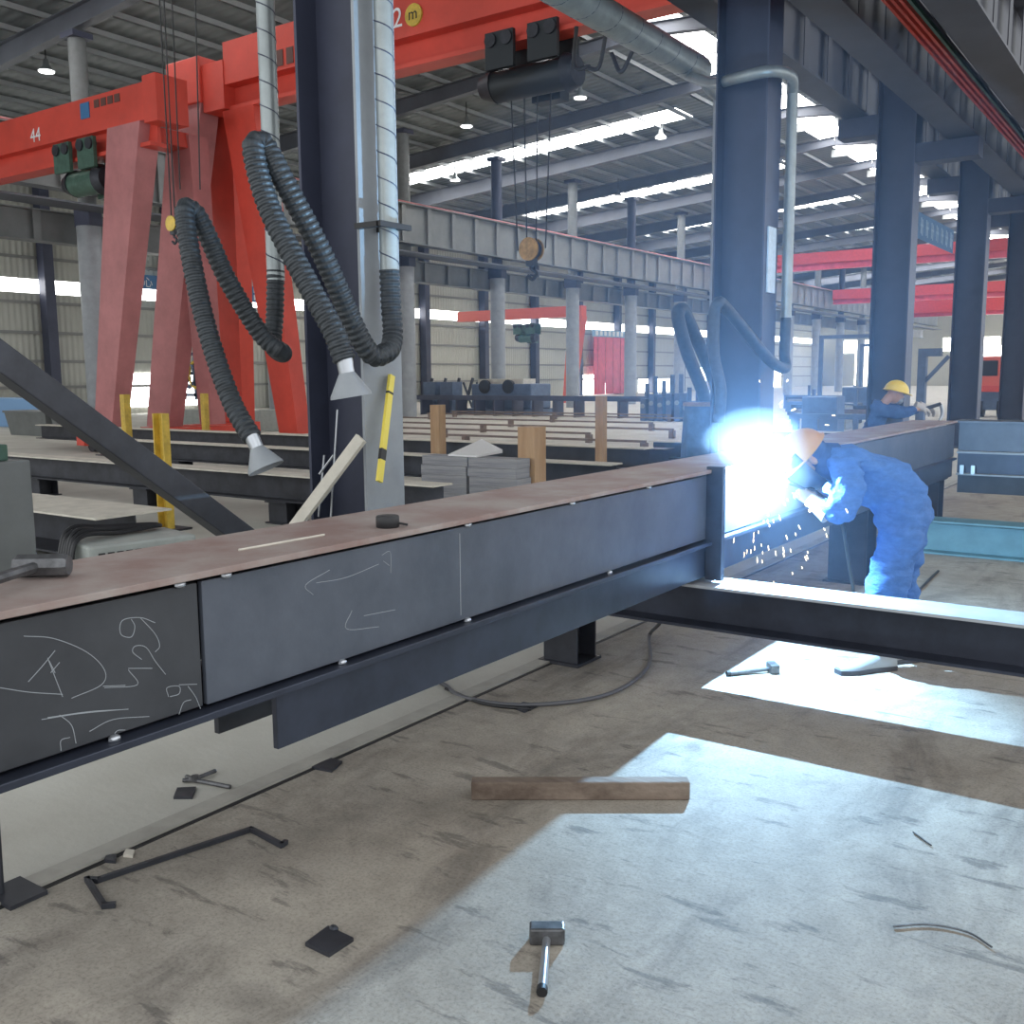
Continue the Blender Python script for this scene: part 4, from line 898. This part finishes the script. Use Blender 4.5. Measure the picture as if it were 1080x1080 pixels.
# ---- welder
W = prof((-1.38, 5.42, 0))
def shoe(parent, heel, toe, h=.1, mm=None):
    heel, toe = V(heel), V(toe); d = (toe - heel).normalized(); s_ = V((-d.y, d.x, 0)); L = (toe - heel).length
    prof_ = [(-.02, .05, .04, .085), (.0, .055, .042, .10), (.16, .056, .042, .105), (.34, .053, .04, .10), (.52, .052, .046, .082), (.7, .05, .05, .062), (.86, .04, .046, .052), (1.0, .022, .028, .04)]
    b = MB(); so = MB(); N_ = 12; vs = []; sv = []
    for t, hw, hb, hh in prof_:
        c = heel + d * L * t
        for i in range(N_):
            a = math.pi * i / (N_ - 1); vs.append(c + s_ * hb * math.cos(a) * (1.0 if abs(math.cos(a)) < .99 else 1.02) + V((0, 0, .024 + (hh - .024) * math.sin(a) ** .7)))
        sv += [c + s_ * hb * 1.1 + V((0, 0, .001)), c - s_ * hb * 1.1 + V((0, 0, .001)), c - s_ * hb * 1.1 + V((0, 0, .026)), c + s_ * hb * 1.1 + V((0, 0, .026))]
    n = len(prof_)
    b.add(vs, [(j * N_ + i, (j + 1) * N_ + i, (j + 1) * N_ + i + 1, j * N_ + i + 1) for j in range(n - 1) for i in range(N_ - 1)] + [tuple(range(N_)), tuple((n - 1) * N_ + i for i in reversed(range(N_)))])
    so.add(sv, [(j * 4 + i, j * 4 + (i + 1) % 4, (j + 1) * 4 + (i + 1) % 4, (j + 1) * 4 + i) for j in range(n - 1) for i in range(4)] + [(3, 2, 1, 0), tuple((n - 1) * 4 + i for i in range(4))])
    o = b.build('shoe', mm or SHOE, parent, smooth=True); so.build('sole', SOLE, o); return o
aN, aF = V((-1.36, 5.44, .09)), V((-1.30, 5.66, .09))
hN, hF = W(953, 545, .1), W(957, 543, -.1)
kN, kF = W(938, 606, .12), W(947, 604, -.1)
pel, sp1, che, nek = W(955, 535), W(938, 512), W(912, 494), W(884, 487)
hed, hed2 = W(866, 483), W(851, 478)
sN, sF = W(899, 497, .17), W(893, 493, -.17)
eN, eF = W(884, 547, .2), W(880, 540, -.16)
wN, wF = W(859, 530, .1), W(856, 524, -.06)
pts = [pel, sp1, che, nek, hed, hed2, sN, eN, wN, sF, eF, wF, hN, kN, aN, hF, kF, aF]
ed = [(0, 1), (1, 2), (2, 3), (3, 4), (4, 5), (2, 6), (6, 7), (7, 8), (2, 9), (9, 10), (10, 11), (0, 12), (12, 13), (13, 14), (0, 15), (15, 16), (16, 17)]
body = skinmesh('person', pts, ed, [.07, .07, .07, .055, .085, .075, .035, .032, .03, .035, .032, .03, .055, .045, .04, .055, .045, .04], SKIN, org=(-1.36, 5.5, 0))
tag(body, 'person in blue coveralls and orange hard hat bending over to weld the long beam', 'person')
face_d = (W(812, 522) - hed2).normalized(); fu = (W(845, 450) - hed2).normalized(); fu = (fu - face_d * fu.dot(face_d)).normalized(); fs = face_d.cross(fu)
hc_ = W(851, 482)
fm = MB(); FM = Matrix((fs, face_d, fu)).transposed()
fm.ball(hc_, (.075, .092, .105), 16, 11, FM); fm.ball(hc_ + face_d * .095 - fu * .01, (.013, .02, .024), 8, 6, FM)
for s_ in (-1, 1): fm.ball(hc_ + fs * .076 * s_ - fu * .01, (.012, .022, .034), 8, 6, FM); fm.ball(hc_ + fs * .032 * s_ + face_d * .083 + fu * .02, (.013, .01, .009), 8, 5, FM)
fm.ball(hc_ + face_d * .085 - fu * .055, (.024, .01, .008), 8, 5, FM)
add_geo(body, fm)
cov = skinmesh('coverall', [pel, sp1, che, W(871, 483), sN, W(891, 522, .2), eN, W(866, 535, .13), sF, W(884, 518, -.19), eF, W(862, 528, -.08),
                           hN, W(947, 575, .12), kN, W(931, 650, .1), aN + V((.0, .02, .07)), hF, W(955, 575, -.1), kF, W(947, 650, -.08), aF + V((0, .02, .07))],
               [(0, 1), (1, 2), (2, 3), (2, 4), (4, 5), (5, 6), (6, 7), (2, 8), (8, 9), (9, 10), (10, 11), (0, 12), (12, 13), (13, 14), (14, 15), (15, 16), (0, 17), (17, 18), (18, 19), (19, 20), (20, 21)],
               [(.165, .17), (.165, .19), (.15, .19), .088, .095, .082, .078, .05, .095, .08, .075, .05, .13, .118, .108, .1, .085, .13, .118, .108, .1, .085], CLOTH, body, 3, wrinkle=.03, wscale=8)
hood = MB().ball(hc_ - face_d * .03 - fu * .005, (.088, .088, .118), 18, 12, FM); hood.tube([W(858, 484), W(868, 485), W(880, 487)], [.085, .092, .1], 16); hood.build('head_cloth', CLOTHD, body, smooth=True)
# hard hat: dome with brim, tipped with the head
def hard_hat(parent, c, up, fwd, r_, m):
    up = V(up).normalized(); fwd = V(fwd); fwd = (fwd - up * fwd.dot(up)).normalized(); s_ = fwd.cross(up); M = Matrix((s_, fwd, up)).transposed(); c = V(c); vs = []; nu, nv = 28, 8
    for j in range(nv + 1):
        th = math.pi / 2 * j / nv
        for i in range(nu):
            ph = 2 * math.pi * i / nu; x_, y_, z_ = math.sin(th) * math.cos(ph), math.sin(th) * math.sin(ph), math.cos(th)
            rid = 1 + (.035 if abs(x_) < .16 and z_ > .2 else 0)
            vs.append(c + M @ V((x_ * r_ * .9, y_ * r_ * 1.1, z_ * r_ * .92 * rid)))
    f = [(j * nu + i, (j + 1) * nu + i, (j + 1) * nu + (i + 1) % nu, j * nu + (i + 1) % nu) for j in range(nv) for i in range(nu)]
    o0 = len(vs)
    for i in range(nu):
        ph = 2 * math.pi * i / nu; x_, y_ = math.cos(ph), math.sin(ph); e = 1.1 + (.26 * max(0, y_) ** 2)
        vs.append(c + M @ V((x_ * r_ * .9 * 1.1, y_ * r_ * 1.1 * e, -.012)))
    for i in range(nu): a, b_ = nv * nu + i, nv * nu + (i + 1) % nu; f.append((a, o0 + i, o0 + (i + 1) % nu, b_))
    b = MB().add(vs, f); h = b.build('hard_hat', m, parent, smooth=True)
    so = h.modifiers.new('shell', 'SOLIDIFY'); so.thickness = .004; return h
hat_up = (W(838, 440) - W(862, 500)).normalized()
hard_hat(body, hc_ + fu * .035, fu, face_d, .125, HAT1)
# welding mask held by the head: curved shield in front of the face
mk = MB(); vs = []; n1, n2 = 13, 9
for j in range(n2):
    for i in range(n1):
        a = (i / (n1 - 1) - .5) * 2.7; v_ = (j / (n2 - 1) - .5)
        rr = .118 - .03 * abs(v_) ** 2 * 2 - (.02 if v_ < -.3 else 0)
        vs.append(hc_ - fu * .03 + fs * math.sin(a) * rr + face_d * (math.cos(a) * rr * 1.15 + .012) + fu * v_ * .235)
mk.add(vs, [(j * n1 + i, j * n1 + i + 1, (j + 1) * n1 + i + 1, (j + 1) * n1 + i) for j in range(n2 - 1) for i in range(n1 - 1)])
mo = mk.build('welding_mask', MASKM, body, smooth=True); mo.modifiers.new('shell', 'SOLIDIFY').thickness = .004
wc = hc_ + fu * .01 + face_d * .152
MB().bar(wc - fs * .05, wc + fs * .05, .006, .045, up=fu).build('visor_window', BLACK, mo)
for wr_, el_, s_, nm in ((wN, eN, 1, 'glove'), (wF, eF, -1, 'glove')):
    dd = (W(838, 514, .02) - wr_).normalized(); gb = hand_geo(wr_, dd, V((0, 0, -.4)) + FH * (.9 * s_), .17, .95, .0115, s_)
    gb.tube([wr_ - dd * .1, wr_ - dd * .05, wr_ + dd * .03], [.058, .05, .038], 14)
    gb.build(nm, GLOVE, body, smooth=True)
shoe(body, V((-1.325, 5.49, 0)), V((-1.535, 5.225, 0))); shoe(body, V((-1.26, 5.72, 0)), V((-1.47, 5.46, 0)))
# torch held in the gloves
TT = V((-1.99, 5.05, 1.1)); tg = W(839, 511, .02)
r = thing('welding_torch', 'thin welding torch held in the gloved hands of the bending welder', 'welding torch', tg)
MB().tube(spline([TT + (tg - TT).normalized() * .05 + V((0, 0, .01)), TT.lerp(tg, .35) + V((0, 0, .03)), tg], 6), .009, 8).build('neck', CHROME, r, smooth=True)
MB().tube([tg - (tg - TT).normalized() * .03, tg + (tg - TT).normalized() * .1], .015, 10).build('handle', BLACK, r, smooth=True)
tb = tg + (tg - TT).normalized() * .1
tag(MB().tube(spline([tb, tb + V((.12, .05, -.12)), V((-1.62, 5.7, .45)), V((-1.7, 6.3, .02)), V((-1.65, 7.2, .015)), V((-1.7, 8.4, .015))], 8), .01, 8).build('torch_cable', BLACK, smooth=True), 'black torch cable dropping from the welder to the floor behind', 'cable')
# ---- arc, spatter, fume volumes for bloom and glare
tag(MB().ball(ARCP + V((-.034, 0, -.004)), (.018, .024, .02), 12, 8).build('welding_arc', ARC, smooth=True), 'blinding blue-white welding arc at the top edge of the long beam', 'welding arc', kind='thing')
rs = random.Random(11); sb = MB()
for i in range(95):
    a = rs.uniform(-2.6, -.5); up = rs.random() < .25
    if up: dv = V((rs.uniform(.0, .5), rs.uniform(-.35, .35), rs.uniform(.0, .75)))
    else: dv = V((rs.uniform(.0, .5), rs.uniform(-.3, .35), rs.uniform(-1.3, -.1)))
    dist = rs.uniform(.08, .52) if up or i % 3 else rs.uniform(.2, .75); p = ARCP + dv.normalized() * dist + V((.01, 0, 0)); d = (dv + V((0, 0, -.35))).normalized()
    l_ = rs.uniform(.006, .018); sb.tube([p - d * l_, p, p + d * l_ * .6], [.0008, rs.uniform(.0011, .0023), .0008], 5)
sl = sb.build('welding_spatter', SPARK); tag(sl, 'glowing orange-white droplets of spatter flying off the welding arc', 'sparks', kind='stuff')
def fume(name, lab, c, r_, dens, col, an=.2):
    m = bpy.data.materials.new(name); m.use_nodes = True; nt = m.node_tree; nt.nodes.remove(nt.nodes['Principled BSDF'])
    s = nt.nodes.new('ShaderNodeVolumeScatter'); s.inputs['Density'].default_value = dens; s.inputs['Color'].default_value = (*col, 1); s.inputs['Anisotropy'].default_value = an
    nt.links.new(s.outputs[0], nt.nodes['Material Output'].inputs['Volume'])
    o = MB().ball(c, r_, 32, 20).build(name, m, smooth=True); o['kind'] = 'stuff'; tag(o, lab, 'fume'); return o
fume('arc_bloom_smoke', 'dense welding fume added for the bloom right around the arc', ARCP, .32, .09, (.85, .93, 1))  # fume made dense to imitate the white bloom around the arc
fume('arc_glare_haze', 'thin blue haze added for the glare around the arc and welder', ARCP + V((-.6, 1.2, .6)), (2.2, 2.6, 2.0), .02, (.45, .66, 1))  # blue-tinted volume added to imitate veiling glare from the arc
# ---- second worker, beyond the long beam
Q = prof((-3.1, 12, 0)); g0 = V((-3.35, 12.0, 0))
pel, sp1, che, nek, hed = Q(915, 478), Q(914, 458), Q(921, 436), Q(934, 423), Q(943, 415)
pel.z = .92
sN, sF = Q(922, 431, .17), Q(928, 430, -.17)
eN, eF = Q(950, 436, .2), Q(955, 435, -.15)
wN, wF = Q(972, 430, .12), Q(976, 430, -.06)
hN, hF = pel + FH * -.1 + V((0, 0, -.05)), pel + FH * .1 + V((0, 0, -.05))
kN, kF, aN, aF = hN + V((.12, .06, -.42)), hF + V((.1, .06, -.42)), None, None
aN = V((hN.x + .02, hN.y, .09)); aF = V((hF.x + .0, hF.y, .09))
pts = [pel, sp1, che, nek, hed, sN, eN, wN, sF, eF, wF, hN, kN, aN, hF, kF, aF]
ed = [(0, 1), (1, 2), (2, 3), (3, 4), (2, 5), (5, 6), (6, 7), (2, 8), (8, 9), (9, 10), (0, 11), (11, 12), (12, 13), (0, 14), (14, 15), (15, 16)]
b2 = skinmesh('person', pts, ed, [.04, .03, .035, .05, .08, .035, .032, .03, .035, .032, .03, .04, .04, .04, .04, .04, .04], SKIN, org=(-3.1, 12, 0))
tag(b2, 'person in dark blue work clothes and yellow hard hat working beyond the long beam', 'person')
fd = (Q(975, 428) - Q(943, 416)).normalized(); fu2 = (V((0, 0, 1)) - fd * fd.z).normalized(); fs2 = fd.cross(fu2); FM = Matrix((fs2, fd, fu2)).transposed(); h2 = Q(944, 416)
fm = MB(); fm.ball(h2, (.075, .09, .11), 16, 11, FM); fm.ball(h2 + fd * .09, (.013, .02, .024), 8, 6, FM)
for s_ in (-1, 1): fm.ball(h2 + fs2 * .076 * s_, (.012, .022, .034), 8, 6, FM)
fm.ball(h2 + fd * .083 - fu2 * .05, (.024, .012, .008), 8, 5, FM)
add_geo(b2, fm)
skinmesh('work_clothes', [pel, sp1, che, Q(932, 427), sN, eN, Q(966, 432, .14), sF, eF, Q(970, 431, -.08), hN, kN, aN + V((0, 0, .05)), hF, kF, aF + V((0, 0, .05))],
         [(0, 1), (1, 2), (2, 3), (2, 4), (4, 5), (5, 6), (2, 7), (7, 8), (8, 9), (0, 10), (10, 11), (11, 12), (0, 13), (13, 14), (14, 15)],
         [(.17, .18), (.19, .2), (.17, .19), .08, .09, .065, .05, .09, .065, .05, .12, .1, .08, .12, .1, .08], CLOTHD, b2, 3, wrinkle=.02, wscale=7)
hard_hat(b2, h2 + fu2 * .045, fu2 - fd * .12, fd, .13, HAT2)
b = MB().ball(h2 + fd * .075 - fu2 * .05, (.05, .04, .045), 12, 8, FM); b.build('dust_mask', COLL, b2, smooth=True)
for wr_, s_ in ((wN, 1), (wF, -1)):
    gb = hand_geo(wr_, fd, V((0, 0, -1)) + FH * .5 * s_, .17, .9, .0115, s_); gb.tube([wr_ - fd * .08, wr_ + fd * .03], [.05, .038], 12); gb.build('glove', GLOVE, b2, smooth=True)
shoe(b2, aN + V((-.08, -.06, -.09)), aN + V((.17, .12, -.09))); shoe(b2, aF + V((-.08, -.06, -.09)), aF + V((.17, .12, -.09)))
r = thing('hand_torch', 'dark hand tool held by the second worker in the yellow hard hat', 'tool', Q(985, 431))
MB().tube([Q(976, 431), Q(992, 426)], .022, 10).build('body', STEELD, r, smooth=True); MB().tube(spline([Q(992, 426), Q(994, 436), Q(990, 446)], 6), .02, 8).build('nozzle', CHROME, r, smooth=True)
#PEOPLE-END#
# ------------------------------------------------------------------ lights
w = bpy.data.worlds.new('world'); SC.world = w; w.use_nodes = True
bg = w.node_tree.nodes['Background']; bg.inputs['Color'].default_value = (.93, .97, 1, 1); bg.inputs['Strength'].default_value = 1.5
l = bpy.data.lights.new('welding_arc_light', 'POINT'); l.energy = 620; l.color = (.36, .66, 1.0); l.shadow_soft_size = .006
o = bpy.data.objects.new('welding_arc_light', l); COL.objects.link(o); o.location = ARCP
SC.view_settings.view_transform = 'Standard'; SC.view_settings.look = 'None'; SC.view_settings.exposure = .14; SC.view_settings.gamma = 1
SC.view_settings.use_curve_mapping = False
SC.cycles.use_denoising = True; SC.cycles.max_bounces = 6; SC.cycles.diffuse_bounces = 4
SC.cycles.volume_bounces = 0; SC.cycles.sample_clamp_indirect = 6
